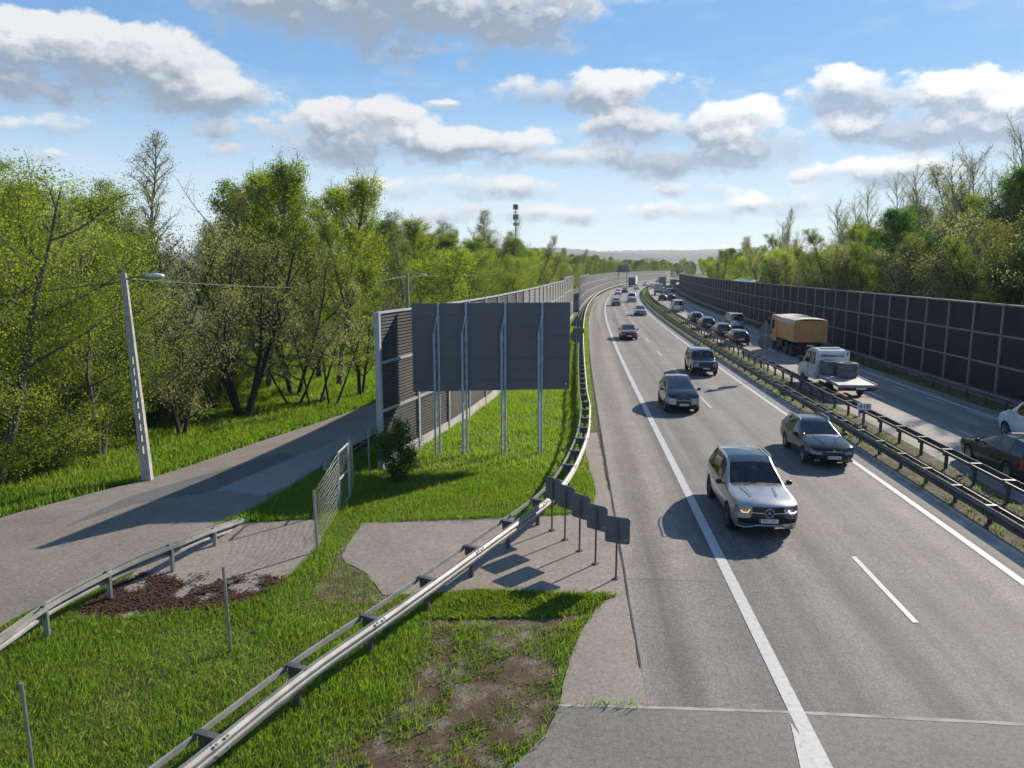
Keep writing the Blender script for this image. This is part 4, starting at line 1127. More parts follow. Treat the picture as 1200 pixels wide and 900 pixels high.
# ---- far carriageway, driving away
pas = make_car('wagon', 18.45, 11.85, 'dark green estate car with silver roof and bars, cut by the right edge', G2, (.006, .024, .020), away=True, metal=.2, plate=' ', opts=dict(), rim='alloy', spokes=9)  # roof has the green body paint; rails and bars are black
def pas_extra(r):
    S = ST['wagon'][2]
    for s in (-1, 1):
        MB().tube([(-.45, s*.50, 1.475), (-.40, s*.50, 1.515), (-1.75, s*.49, 1.505), (-1.82, s*.48, 1.45)], .018, 8).build('roof_rail', M['black'], r)
    for xx in (-.7, -1.5): MB().box((xx, 0, 1.53), (.07, 1.06, .03)).build('roof_bar', M['black'], r)
    vs = []; n = 9
    P = MB(); xs = [S[6][1], S[8][1], S[9][1], S[10][1]-.05]; zz = [S[6][3], S[8][3], S[9][3], S[10][3]]
    for x_, z_ in zip(xs, zz):
        for k in range(n):
            f = -1+2*k/(n-1); vs.append((x_, f*.46, z_-.035*f*f+.006-.0))
    P.add(vs, [(i*n+k, i*n+k+1, (i+1)*n+k+1, (i+1)*n+k) for i in range(3) for k in range(n-1)])
pas_extra(pas)
make_car('van', 22.7, 15.6, 'white van entering at the right edge beside the green estate', G2, (.62, .64, .67), away=True, detail=2, plate=' ', opts={}, cat='van', name='van', yaw=0.)
make_car('hatch', 64.9, 11.5, 'black hatchback nearest behind the road sign, last of the dark cluster', G2, (.014, .014, .016), away=True, detail=1, plate=' ', opts={})
make_car('hatch', 73.4, 11.5, 'black hatchback just ahead of the one nearest the road sign', G2, (.020, .016, .018), away=True, detail=1, plate=' ', opts={})
make_car('van', 83.8, 14.6, 'silver minivan in the shaded right lane beside the dark cars', G2, (.36, .38, .41), away=True, metal=.5, detail=1, plate=' ', opts={}, cat='minivan', name='minivan')
make_car('hatch', 83.4, 11.4, 'dark red hatchback leading two black hatchbacks along the median', G2, (.055, .010, .014), away=True, detail=1, plate=' ', opts={})
make_car('hatch', 93.6, 11.5, 'black car at the head of the dark cluster along the median', G2, (.012, .012, .014), away=True, detail=1, plate=' ', opts={})
make_car('van', 119.8, 11.7, 'pale silver estate van with dark bumper in the far median lane', G2, (.48, .50, .53), away=True, metal=.4, detail=1, plate=' ', opts={}, cat='van', name='van')
make_car('hatch', 166, 14.0, 'small black car just ahead of the pale estate van', G2, (.02, .02, .022), away=True, detail=0)
make_car('hatch', 163, 12.0, 'small dark red-brown car beside the median ahead of the pale estate van', G2, (.06, .03, .03), away=True, detail=0)
make_car('hatch', 212, 15.2, 'small silver car in the right lane ahead of the white van', G2, (.4, .41, .42), away=True, detail=0)
make_car('hatch', 213, 16.2, 'dark car close to the black barrier near the far bend', G2, (.05, .06, .08), away=True, detail=0)
make_car('sedan', 257, 16.0, 'dark grey car tiny beside the grey lorry in the right lane', G2, (.06, .06, .07), away=True, detail=0)
make_car('sedan', 297, 12.6, 'tiny dark car in front of the grey lorry by the median', G2, (.03, .03, .035), away=True, detail=0)
make_car('sedan', 322, 15.4, 'tiny dark car just ahead of the grey lorry', G2, (.03, .03, .03), away=True, detail=0)
make_car('sedan', 378, 13.6, 'farthest tiny dark car driving away at the bend', G2, (.03, .03, .03), away=True, detail=0)

def root_at(name, s, off, label, cat, away, group=None):
    x, y, z = pt(s, off, .012); h = head(s)
    r = empty(name, (x, y, z), (0, .0145 if away else -.0145, math.pi/2-h if away else -math.pi/2-h)); return tag(r, label, cat, group)
def big_wheel(r, x, y, rad, w, side):
    b = MB().lathe([(rad*.55, -w/2), (rad*.92, -w/2), (rad, -w*.36), (rad, w*.36), (rad*.92, w/2), (rad*.55, w/2)], 24, 'Y')
    o = b.build('wheel', M['rubber'], r, True); o.location = (x, y, rad)
    k = MB().lathe([(.001, -w*.2), (rad*.3, -w*.25), (rad*.32, -w*.42), (rad*.56, -w*.45), (rad*.56, w*.4), (.001, w*.4)], 20, 'Y').build('rim', M['galv_dull'], o)
    if side > 0: o.rotation_euler = (0, 0, math.pi)
# ---- orange four-axle tipper lorry
def tipper():
    r = root_at('tipper_lorry', 57.6, 15.0, 'orange four-axle tipper lorry with pale tarpaulin over its body', 'lorry', True)
    orange = simple('orange_paint', (.66, .285, .085), .5, 0, .10, 1.2)
    tarp = simple('tarpaulin_cream', (.60, .52, .40), .85, 0, .08, 2.5, 0, .2)
    W = 1.22
    b = MB(); x0, x1 = -3.95, 1.75                       # body: sides lean out a little, rear gate upright
    b.add([(x0, -W, 1.25), (x1, -W, 1.25), (x1, W, 1.25), (x0, W, 1.25), (x0-.12, -W-.03, 2.95), (x1, -W-.03, 2.95), (x1, W+.03, 2.95), (x0-.12, W+.03, 2.95)],
          [(3, 2, 1, 0), (0, 1, 5, 4), (1, 2, 6, 5), (2, 3, 7, 6), (3, 0, 4, 7)])
    b.add([(x0-.1, -W+.14, 2.60), (x1-.1, -W+.14, 2.60), (x1-.1, W-.14, 2.60), (x0-.1, W-.14, 2.60)], [(0, 1, 2, 3)])
    for s in (-1, 1):
        b.box((-1.1, s*(W+.035), 2.92), (5.75, .07, .10)); b.box((-1.1, s*(W+.02), 1.30), (5.7, .06, .12))
        for xx in (-3.9, 1.7): b.box((xx, s*(W+.03), 2.1), (.10, .06, 1.6))
    bd = b.build('tipper_body', orange, r)
    g_ = MB().box((x0-.10, 0, 2.0), (.06, 2*W+.10, 1.45)).box((x0-.16, 0, 1.32), (.05, 2*W, .12)).build('tailgate', orange, bd)
    t = MB(); prof = [(-W-.09, 2.62), (-W-.07, 3.0), (-W*.6, 3.10), (0, 3.13), (W*.6, 3.10), (W+.07, 3.0), (W+.09, 2.62), (W+.05, 2.62), (W+.03, 2.97), (W*.55, 3.06), (0, 3.09), (-W*.55, 3.06), (-W-.03, 2.97), (-W-.05, 2.62)]
    vs = [(xx, y, z+dz) for xx, dz in ((x0-.05, -.02), (-2.2, .02), (-.4, -.03), (1.8, .05)) for y, z in prof]; m = len(prof)
    t.add(vs, [(i*m+k, i*m+(k+1) % m, (i+1)*m+(k+1) % m, (i+1)*m+k) for i in range(3) for k in range(m)]+[tuple(range(m)), tuple(range(4*m-1, 3*m-1, -1))])
    t.build('tarpaulin', tarp, r)
    c = MB()                                              # cab
    prof = [(2.0, .75), (4.0, .75), (4.12, 1.1), (4.10, 1.75), (3.95, 2.75), (3.7, 3.02), (2.15, 3.02), (2.0, 2.8)]
    c.prism(prof, -1.18, 1.18); cb = c.build('cab', orange, r)
    for s in (-1, 1):
        MB().prism([(2.75, 1.78), (3.78, 1.78), (3.72, 2.55), (2.75, 2.6)], s*1.185-.012, s*1.185+.012).build('side_window', M['glass'], cb)
        MB().box((3.95, s*1.42, 2.2), (.10, .22, .62)).box((3.9, s*1.26, 2.55), (.05, .22, .05)).build('mirror', M['black'], cb)
    MB().add([(4.12, -1.08, 1.85), (4.12, 1.08, 1.85), (3.985, 1.08, 2.72), (3.985, -1.08, 2.72)], [(0, 1, 2, 3)]).build('windscreen', M['glass'], cb)
    ch = MB()
    for s in (-1, 1): ch.box((-.2, s*.42, .95), (7.4, .12, .28))
    ch.box((-3.95, 0, .78), (.18, 2.3, .22)); ch.box((.6, .95, .78), (1.5, .5, .6)); ch.box((.6, -.95, .78), (1.5, .5, .6))
    ch.build('chassis', M['black'], r)
    for s in (-1, 1):
        MB().box((-4.06, s*.88, .80), (.06, .42, .14)).build('tail_light', M['tail'], r)
        MB().box((-3.80, s*.95, .58), (.03, .55, .5)).build('mudflap', M['rubber'], r)
        for xx, rad in ((3.15, .5), (1.55, .5), (-1.35, .5), (-2.75, .5)):
            big_wheel(r, xx, s*.98, rad, .42 if xx < 0 else .34, s)
            MB().add([(xx+rad*1.2*math.cos(t), s*(.78+w), rad+rad*1.2*math.sin(t)) for w in (0, .42) for t in [math.pi*k/8 for k in range(9)]], [(k, k+1, 10+k, 9+k) for k in range(8)]).build('mudguard', M['black'], r)
    MB().box((-4.07, 0, .98), (.015, .52, .12)).build('number_plate', M['plate_w'], r)
tipper()
# ---- white crew-cab recovery truck
def recovery():
    r = root_at('recovery_truck', 36.4, 11.6, 'white crew-cab recovery truck with flat loading deck', 'recovery truck', True)
    white = paint('recovery_truck_white', (.66, .67, .68)); W = 1.0
    deck = simple('aluminium_deck', (.40, .395, .385), .5, .5, .12, 2)
    c = MB()
    prof = [(.95, .55), (4.35, .42), (4.42, .75), (4.38, 1.02), (3.72, 1.32), (3.02, 2.18), (2.6, 2.30), (1.25, 2.30), (1.02, 2.2), (.95, 1.5)]
    vs = []; ws = [.94, .97, .99, .98, .95, .80, .78, .78, .80, .97]
    n = len(prof)
    for f in (-1, -.93, .93, 1):
        for (x, z), w in zip(prof, ws):
            sh = 1 if abs(f) < 1 else 0
            vs.append((x, math.copysign(w*(1.0 if not sh else .97), f), z+(.0 if not sh else .02)))
    c.add(vs, [(j*n+i, j*n+(i+1) % n, (j+1)*n+(i+1) % n, (j+1)*n+i) for j in range(3) for i in range(n)]+[tuple(range(n)), tuple(range(4*n-1, 3*n-1, -1))])
    cab = c.build('cab', white, r); smooth_by_angle(cab, 30)
    for s in (-1, 1):
        def sy(z): return s*(.972-.17*max(0, (z-1.30))/.9+.012)
        for nm, q in (('side_window', [(3.42, 1.42), (2.92, 2.08), (2.38, 2.12), (2.38, 1.40)]), ('side_window', [(2.24, 1.40), (2.24, 2.12), (1.55, 2.12), (1.50, 1.40)])):
            MB().add([(x, sy(z), z) for x, z in q]+[(x, sy(z)-s*.03, z) for x, z in q], [(0, 1, 2, 3), (7, 6, 5, 4), (0, 4, 5, 1), (1, 5, 6, 2), (2, 6, 7, 3), (3, 7, 4, 0)]).build(nm, M['glass'], cab)
        MB().box((3.35, s*1.16, 1.50), (.14, .22, .34)).box((3.35, s*1.02, 1.40), (.06, .2, .05)).build('mirror', M['black'], cab)
        for xx in (2.45, 1.62): MB().box((xx, s*1.0, 1.18), (.16, .03, .04)).build('door_handle', M['black'], cab)
        MB().box((2.31, s*.985, 1.0), (.012, .02, .8)).build('door_seam', M['black'], cab)
    MB().add([(3.66, -.86, 1.36), (3.66, .86, 1.36), (3.06, .74, 2.14), (3.06, -.74, 2.14)], [(0, 1, 2, 3)]).build('windscreen', M['glass'], cab)
    MB().box((1.0, 0, 1.80), (.05, 1.3, .44)).build('rear_window', glass('pale_glass', (.20, .23, .25)), cab)
    MB().box((.93, 0, 1.42), (.04, 1.85, .95)).box((.93, 0, 2.22), (.06, 1.9, .10)).box((.93, -.92, 1.7), (.06, .07, 1.1)).box((.93, .92, 1.7), (.06, .07, 1.1)).build('headboard', M['white_paint'], r)
    MB().box((1.55, 0, 2.36), (.28, 1.1, .10)).build('beacon_bar', simple('beacon_bar', (.75, .72, .60), .4), r)
    d = MB(); x0, x1 = -3.3, .92
    d.add([(x0, -1.04, .86), (x1, -1.04, .98), (x1, 1.04, .98), (x0, 1.04, .86), (x0, -1.04, .74), (x1, -1.04, .86), (x1, 1.04, .86), (x0, 1.04, .74)], [(0, 1, 2, 3), (7, 6, 5, 4), (0, 4, 5, 1), (1, 5, 6, 2), (2, 6, 7, 3), (3, 7, 4, 0)])
    for s in (-1, 1):
        d.add([(x0, s*1.02, .86), (x1, s*1.02, .98), (x1, s*1.06, .98), (x0, s*1.06, .86), (x0, s*1.02, .91), (x1, s*1.02, 1.03), (x1, s*1.06, 1.03), (x0, s*1.06, .91)], [(3, 2, 1, 0), (4, 5, 6, 7), (0, 1, 5, 4), (1, 2, 6, 5), (2, 3, 7, 6), (3, 0, 4, 7)])
    d.build('loading_deck', deck, r)
    ch = MB()
    for s in (-1, 1): ch.box((0, s*.4, .62), (6.2, .10, .18)); ch.box((-.5, s*.92, .50), (1.5, .05, .22))
    ch.box((-3.28, 0, .62), (.10, 1.9, .16)); ch.build('chassis', M['black'], r)
    for s in (-1, 1):
        MB().box((-3.36, s*.85, .68), (.05, .36, .12)).build('tail_light', M['tail'], r)
        for xx in (3.35, -1.35):
            big_wheel(r, xx, s*.86, .34, .24, s)
            MB().add([(xx+.40*math.cos(t), s*(.72+w), .36+.40*math.sin(t)) for w in (0, .27) for t in [math.pi*k/8 for k in range(9)]], [(k, k+1, 10+k, 9+k) for k in range(8)]).build('mudguard', M['black'], r)
    MB().box((-3.37, -.2, .68), (.012, .52, .11)).build('number_plate', M['plate_w'], r)
    # load: big grey block-tread tyres lying on the deck
    gt = simple('dusty_tyre_grey', (.20, .195, .185), .95, 0, .25, 5, 0, .4)
    labs = ['lower of two large dusty tyres stacked on the recovery truck deck', 'upper of two large dusty tyres stacked on the recovery truck deck', 'large dusty tyres stood together behind the white cab']
    Mw = Matrix.LocRotScale(r.location, r.rotation_euler, None)
    for i, (lx, ly, lz, rad, w) in enumerate(((-.62, -.36, .96, .56, .40), (-.62, -.36, 1.365, .56, .40), (.32, .40, 1.0, .50, .76))):
        b = MB().lathe([(rad*.5, 0), (rad*.9, 0), (rad*.97, w*.12), (rad*.97, w*.88), (rad*.9, w), (rad*.5, w), (rad*.44, w*.5)], 32, 'Z')
        for row in range(3):
            for k in range(22):
                a = 2*math.pi*(k+.5*(row % 2))/22
                b.box((rad*.975*math.cos(a), rad*.975*math.sin(a), w*(.2+.3*row)), (.05, rad*.19, w*.22), a)
        o = tag(b.build('tyre', gt), labs[i], 'tyre', 'tyres carried on the recovery truck')
        o.location = Mw @ Vector((lx, ly, lz)); o.rotation_euler = r.rotation_euler
recovery()
# ---- distant lorries
def lorry(s, off, label, away, boxcol, cabcol, L=9., H=3.9, W=2.5, cat='lorry', box_front=None):
    r = root_at('lorry', s, off, label, cat, away)
    bm_ = simple('lorry_box_'+str(int(s)), boxcol, .55, 0, .10, .8)
    cm_ = paint('lorry_cab_'+str(int(s)), cabcol)
    xb = -L/2; cx = L/2-2.1
    b = MB(); h0 = 1.05
    b.box(((xb+cx)/2, 0, (h0+H)/2), (cx-xb-.15, W, H-h0))
    bo = b.build('cargo_box', bm_, r)
    e = MB()
    for sy in (-1, 1):
        e.box((xb+.06, sy*(W/2-.04), (h0+H)/2), (.10, .10, H-h0+.04)); e.box(((xb+cx)/2, sy*(W/2), H), (cx-xb-.1, .08, .08)); e.box(((xb+cx)/2, sy*(W/2), h0), (cx-xb-.1, .08, .10))
    e.box((xb+.04, 0, (h0+H)/2), (.10, .05, H-h0)); e.build('box_frame', M['galv'], r)
    c = MB(); hc = H-.75
    c.prism([(cx, .6), (L/2, .6), (L/2+.05, 1.2), (L/2-.02, 1.7), (L/2-.22, hc), (L/2-.6, hc+.28), (cx, hc+.32)], -W/2+.06, W/2-.06)
    cb = c.build('cab', cm_, r)
    MB().add([(L/2+.0, -W/2+.2, 1.72), (L/2+.0, W/2-.2, 1.72), (L/2-.2, W/2-.2, hc-.06), (L/2-.2, -W/2+.2, hc-.06)], [(0, 1, 2, 3)]).build('windscreen', M['glass'], cb)
    MB().box((L/2+.05, 0, 1.2), (.06, 1.6, .55)).build('grille', M['grille'], cb)
    for sy in (-1, 1):
        MB().box((L/2+.06, sy*.92, .78), (.06, .32, .18)).build('headlight', M['lamp_glass'], cb)
        MB().box((L/2-.15, sy*(W/2+.14), 2.1), (.1, .2, .6)).build('mirror', M['black'], cb)
        MB().box((xb-.02, sy*.95, .85), (.06, .35, .14)).build('tail_light', M['tail'], r)
        for xx in (L/2-1.2, xb+1.4, xb+2.6): big_wheel(r, xx, sy*(W/2-.22), .48, .36, sy)
    MB().box((0, 0, .85), (L-.8, .9, .28)).box((xb, 0, .62), (.12, 2.2, .16)).build('chassis', M['black'], r)
lorry(286, 2.1, 'oncoming white lorry with dark cab on the outer lane of the bend', False, (.62, .62, .60), (.045, .06, .085), 12, 3.9)
lorry(198, 12.3, 'pale grey box van by the median in the far carriageway', True, (.50, .49, .46), (.55, .55, .55), 6.2, 2.95, 2.1, 'box van')
lorry(270, 13.6, 'brown-grey curtain-sided lorry seen from behind near the far bend', True, (.23, .20, .185), (.3, .3, .3), 10, 4.0)
lorry(300, 16.5, 'small dark lorry close to the black barrier near the far bend', True, (.12, .14, .17), (.3, .3, .3), 7, 2.6, 2.2)
# ------------------------------------------------------------------ vegetation
BARK = {'dark': simple('dark_bark', (.045, .036, .030), .95, 0, .2, 6), 'grey': simple('grey_bark', (.10, .09, .078), .9, 0, .2, 5), 'pale': simple('pale_bark', (.26, .245, .22), .9, 0, .25, 4)}
LEAF = {
 'willow': leaf_mat('willow_leaves', (.064, .086, .018), (.145, .168, .034)),
 'maple': leaf_mat('maple_leaves', (.060, .084, .013), (.160, .180, .024)),
 'green': leaf_mat('green_leaves', (.040, .060, .014), (.100, .122, .026)),
 'dark': leaf_mat('dark_leaves', (.018, .045, .012), (.050, .095, .018)),
 'pale': leaf_mat('pale_young_leaves', (.13, .13, .075), (.20, .195, .12), .40),
 'olive': leaf_mat('olive_leaves', (.060, .068, .026), (.130, .130, .050), .4),
 'lime': leaf_mat('lime_leaves', (.075, .11, .016), (.175, .20, .030)),
 'bush': leaf_mat('shrub_leaves', (.020, .048, .010), (.065, .12, .020)),
}
def tree_proto(seed, H, spread, trunk_r, stems=1, base=.25, shape='round', n1=26, n2=7, leaves=9000, lsize=.10, sig=.28, up=.6, lean=.12, droop=0., topfrac=1.0, leaf_inner=.25):
    """trunk + limbs + twigs as one mesh, all leaf faces as another"""
    rnd = random.Random(seed); rs = np.random.RandomState(seed)
    wood = MB(); tips = []
    def curve(p, d, L, n, wob, bend):
        pts = [Vector(p)]; d = Vector(d).normalized()
        for k in range(n):
            d = (d+Vector((rnd.gauss(0, wob), rnd.gauss(0, wob), rnd.gauss(0, wob*.6)+bend))).normalized()
            pts.append(pts[-1]+d*L/n)
        return pts
    def prof(t):
        if shape == 'round': return max(.12, math.sin(math.pi*min(1, .12+t*.86))**.7)
        if shape == 'column': return max(.15, (1-abs(t-.35)**1.4*1.1))*.75
        if shape == 'vase': return .35+.75*t*(1.25-t)*1.4
        if shape == 'cone': return max(.10, 1-t*.95)
        return 1.
    for st in range(stems):
        a0 = 2*math.pi*st/stems+rnd.uniform(-.5, .5); ln = lean if stems == 1 else rnd.uniform(.18, .42)
        d = Vector((math.cos(a0)*ln, math.sin(a0)*ln, 1)); hh = H*(1 if st == 0 else rnd.uniform(.72, 1.0))
        tr = trunk_r*(1 if st == 0 else rnd.uniform(.6, .9))
        P = curve((math.cos(a0)*.14*(stems > 1), math.sin(a0)*.14*(stems > 1), -.25), d, hh*1.02, 12, .055, .02 if stems > 1 else .01)
        rr = [tr*(1.25 if k == 0 else 1)*(1-.93*(k/12)**.85)+.012 for k in range(13)]
        wood.tube(P, rr, 8, False)
        for b in range(n1//stems+1):
            t = base+(1-base)*((b+rnd.random())/(n1//stems+1))**.9
            if t > .985: continue
            f = t*12; k = min(11, int(f)); p = P[k].lerp(P[k+1], f-k)
            tt = (t-base)/(1-base)
            L = spread*prof(tt)*rnd.uniform(.7, 1.15)
            a = b*2.4+rnd.uniform(-.6, .6)
            d = Vector((math.cos(a), math.sin(a), up*rnd.uniform(.5, 1.3)+(.5*tt if shape != 'cone' else .1)))
            B = curve(p, d, L, 6, .13, .05-droop)
            r0 = max(.012, min(tr*.42, (.25*tr+.02)*(1-tt*.6)))
            wood.tube(B, [r0*(1-.85*q/6)+.004 for q in range(7)], 5, False)
            for c in range(n2):
                u = .28+.72*(c+rnd.random())/n2; f2 = u*6; k2 = min(5, int(f2)); p2 = B[k2].lerp(B[k2+1], f2-k2)
                d2 = (B[k2+1]-B[k2]).normalized()+Vector((rnd.gauss(0, .7), rnd.gauss(0, .7), rnd.gauss(.15, .5)-droop*2))
                L2 = L*rnd.uniform(.22, .45)*(1.15-u*.5)+.12
                T = curve(p2, d2, L2, 4, .16, .04-droop*2)
                wood.tube(T, [r0*.30*(1-.75*q/4)+.0035 for q in range(5)], 3, False)
                for q in range(1, 5): tips.append((T[q], 1.))
                if u > leaf_inner: tips.append((p2, .6))
    tips_p = np.array([p for p, _ in tips]); w = np.array([q for _, q in tips])
    # clumps: some twigs carry many leaves, others few
    w = w*rs.gamma(1.1, 1., len(w)); w *= (tips_p[:, 2] < H*topfrac)+.05; w /= w.sum()
    idx = rs.choice(len(tips_p), leaves, p=w)
    c = tips_p[idx]+rs.normal(0, sig, (leaves, 3))*np.array([1, 1, .8])
    nrm = rs.normal(0, 1, (leaves, 3)); nrm[:, 2] = np.abs(nrm[:, 2])*.8+.15; nrm /= np.linalg.norm(nrm, axis=1)[:, None]
    t = rs.normal(0, 1, (leaves, 3)); u = np.cross(nrm, t); u /= np.linalg.norm(u, axis=1)[:, None]; v = np.cross(nrm, u)
    s = (lsize*rs.uniform(.55, 1.25, leaves))[:, None]
    V = np.stack([c-u*s*.5, c+v*s*.30+nrm*s*.06, c+u*s*.5, c-v*s*.30+nrm*s*.06], 1).reshape(-1, 3)
    V[:, 2] = np.maximum(V[:, 2], .02)
    cm = quads('crown', V)
    return wood.mesh('trunk', True), cm
def quads(name, V):
    n = len(V)//4; me = bpy.data.meshes.new(name)
    me.vertices.add(n*4); me.vertices.foreach_set('co', V.astype(np.float32).ravel())
    me.loops.add(n*4); me.loops.foreach_set('vertex_index', np.arange(n*4, dtype=np.int32))
    me.polygons.add(n); me.polygons.foreach_set('loop_start', np.arange(0, n*4, 4, dtype=np.int32))
    me.update(); me.validate(); return me
PROTO = {
 'willow': (tree_proto(11, 10.5, 4.0, .20, 4, .06, 'round', 64, 8, 85000, .078, .32, .4), 'grey', 'willow'),
 'maple':  (tree_proto(12, 12.5, 4.3, .20, 1, .18, 'column', 54, 9, 25000, .115, .22, .75), 'grey', 'maple'),
 'vase':   (tree_proto(13, 9.5, 3.4, .17, 5, .20, 'vase', 46, 8, 9500, .11, .30, .8), 'dark', 'olive'),
 'poplar': (tree_proto(14, 15.5, 2.9, .16, 1, .15, 'column', 70, 10, 5600, .085, .13, 1.7), 'pale', 'pale'),
 'green':  (tree_proto(15, 12.5, 3.0, .19, 2, .15, 'column', 54, 9, 24000, .115, .22, .8), 'dark', 'green'),
 'blossom': (tree_proto(16, 8.5, 3.2, .13, 3, .12, 'round', 42, 8, 11500, .10, .30, .7), 'dark', 'pale'),
 'bare':   (tree_proto(17, 14.5, 3.0, .17, 2, .28, 'vase', 60, 12, 5200, .09, .18, 1.0), 'pale', 'pale'),
 'dense':  (tree_proto(18, 11.5, 3.4, .20, 1, .08, 'round', 54, 8, 32000, .125, .26, .55), 'dark', 'dark'),
 'olive':  (tree_proto(19, 13.5, 3.0, .19, 2, .16, 'column', 58, 9, 21000, .105, .23, .85), 'grey', 'olive'),
 'lime':   (tree_proto(20, 8.5, 3.2, .15, 2, .10, 'round', 42, 7, 18000, .14, .30, .6), 'grey', 'lime'),
 'sapling': (tree_proto(21, 5.6, 1.3, .055, 2, .35, 'column', 26, 6, 2400, .09, .16, .8), 'dark', 'pale'),
 'thicket': (tree_proto(22, 3.6, 1.9, .05, 7, .05, 'round', 42, 6, 12000, .11, .24, .5), 'grey', 'green'),
 'shrub':  (tree_proto(23, 1.95, .95, .03, 6, .03, 'round', 42, 6, 9000, .085, .12, .4), 'dark', 'bush'),
}
for k, ((tm, cm), bk, lf) in PROTO.items(): tm.materials.append(BARK[bk]); cm.materials.append(LEAF[lf])
NAMES = {'willow': 'willow_tree', 'maple': 'maple_tree', 'vase': 'branching_tree', 'poplar': 'poplar_tree', 'green': 'leafy_tree', 'blossom': 'blossom_tree', 'bare': 'sparse_tree', 'dense': 'dense_tree', 'olive': 'birch_tree', 'lime': 'lime_tree', 'sapling': 'sapling', 'thicket': 'bush', 'shrub': 'shrub'}
_rt = random.Random(31)
def tree(kind, x, y, label, group, H=None, wide=1., rot=None, tilt=(0, 0), cat=None, zoff=0.):
    (tm, cm), _, _ = PROTO[kind]
    h0 = {'willow': 10.5, 'maple': 12.5, 'vase': 9.5, 'poplar': 15.5, 'green': 12.5, 'blossom': 8.5, 'bare': 14.5, 'dense': 11.5, 'olive': 13.5, 'lime': 8.5, 'sapling': 5.6, 'thicket': 3.6, 'shrub': 1.95}[kind]
    k = (H or h0)/h0
    r = empty(NAMES[kind], (x, y, g(y)-.03+zoff), (tilt[0], tilt[1], rot if rot is not None else _rt.uniform(0, 6.28)))
    r.scale = (k*wide, k*wide, k)
    tag(r, label, cat or ('shrub' if kind in ('thicket', 'shrub') else 'tree'), group)
    for nm, me in (('trunk', tm), ('crown', cm)):
        o = bpy.data.objects.new(nm, me); C.objects.link(o); o.parent = r
    return r
WL = 'wood beside the side road'
# near trees one can tell apart
tree('willow', -17.4, 24.6, 'big many-stemmed willow at the left edge, close to the side road', WL, 10.2, 1.05, .3)
tree('willow', -15.9, 28.6, 'bright yellow-green willow just behind the leaning lamp pole', WL, 8.6, 1.0, 2.2)
tree('vase', -13.3, 37.3, 'dark many-stemmed tree with thin leaves standing in the meadow beside the side road', WL, 9.6, 1.05, 1.0)
tree('blossom', -14.3, 32.4, 'greyish blossoming shrubby tree right of the leaning lamp pole', WL, 6.6, .9, .4)
tree('sapling', -11.5, 40.0, 'white blossoming young tree in the meadow right of the dark many-stemmed tree', WL, 4.8, 1.5)
tree('sapling', -10.35, 39.6, 'thin straight young tree second from the barrier in the meadow', WL, 6.8, .9)
tree('sapling', -9.4, 39.2, 'twin-stemmed young tree near the side road and the barrier end', WL, 5.4, 1.2)
tree('green', -8.5, 42.5, 'slender leafy tree nearest the end of the noise barrier', WL, 10.2, .8)
tree('maple', -10.6, 46.5, 'tall yellow-green tree behind the slender leafy tree by the barrier', WL, 12.2, .9)
tree('poplar', -20.6, 44.0, 'tall pale slender poplar rising above the wood left of the lamp pole', WL, 14.2, 1.3, .2)
tree('maple', -14.6, 45.5, 'tall yellow-green crowned tree, highest of the wood beside the barrier', WL, 12.9, .9)
tree('maple', -17.0, 46.5, 'tall dark-stemmed maple with rounded golden top left of the highest crown', WL, 12.6, .85)
tree('green', -12.6, 49.5, 'narrow dark green tree behind the highest crown of the wood', WL, 12.6, .9)
tree('olive', -16.0, 40.5, 'thin grey-green tree behind the dark many-stemmed tree', WL, 11.6, 1.)
tree('blossom', -17.6, 37.0, 'wide pale blossoming tree left of the dark many-stemmed tree', WL, 9.8, 1.05)
tree('blossom', -12.4, 43.2, 'pale blossoming tree right behind the dark many-stemmed tree', WL, 9.0, 1.)
tree('dense', -22.5, 34.0, 'dark green tree behind the two willows', WL, 10.4, .95)
tree('green', -25.5, 37.5, 'dark leafy tree showing above the left willow', WL, 12.2, .95)
tree('maple', -20.5, 31.0, 'light green tree between the two willows', WL, 9.6, .8)
tree('lime', -19.4, 27.5, 'small bright green tree between the willow stems', WL, 6.5, 1.)
rows = [(-28, 30, 'willow', 11), (-30, 40, 'green', 12.6), (-23.5, 46, 'dense', 11.), (-27, 50, 'maple', 12.), (-19, 52, 'green', 12.5), (-22, 58, 'olive', 13), (-15, 56, 'green', 13.), (-16.5, 62, 'maple', 12.8),
        (-9, 60, 'olive', 11.6), (-7.8, 70, 'lime', 8.8), (-33, 48, 'dense', 12), (-35, 36, 'olive', 12.5), (-29, 60, 'green', 12.8), (-18, 72, 'dense', 12), (-24, 70, 'maple', 12.5), (-40, 44, 'maple', 12.5), (-38, 58, 'dense', 13), (-24, 26, 'lime', 9), (-29, 23, 'willow', 10)]
lab = {'willow': 'leafy willow in the depth of the left wood', 'maple': 'yellow-green tree in the depth of the left wood', 'green': 'plain green tree in the depth of the left wood', 'dense': 'dark dense tree in the depth of the left wood', 'olive': 'greyish thin-leaved tree in the depth of the left wood', 'lime': 'low bright green tree in the depth of the left wood'}
for x, y, k, H in rows: tree(k, x, y, lab[k], 'trees in the depth of the left wood', H*_rt.uniform(.95, 1.05), _rt.uniform(.9, 1.15))
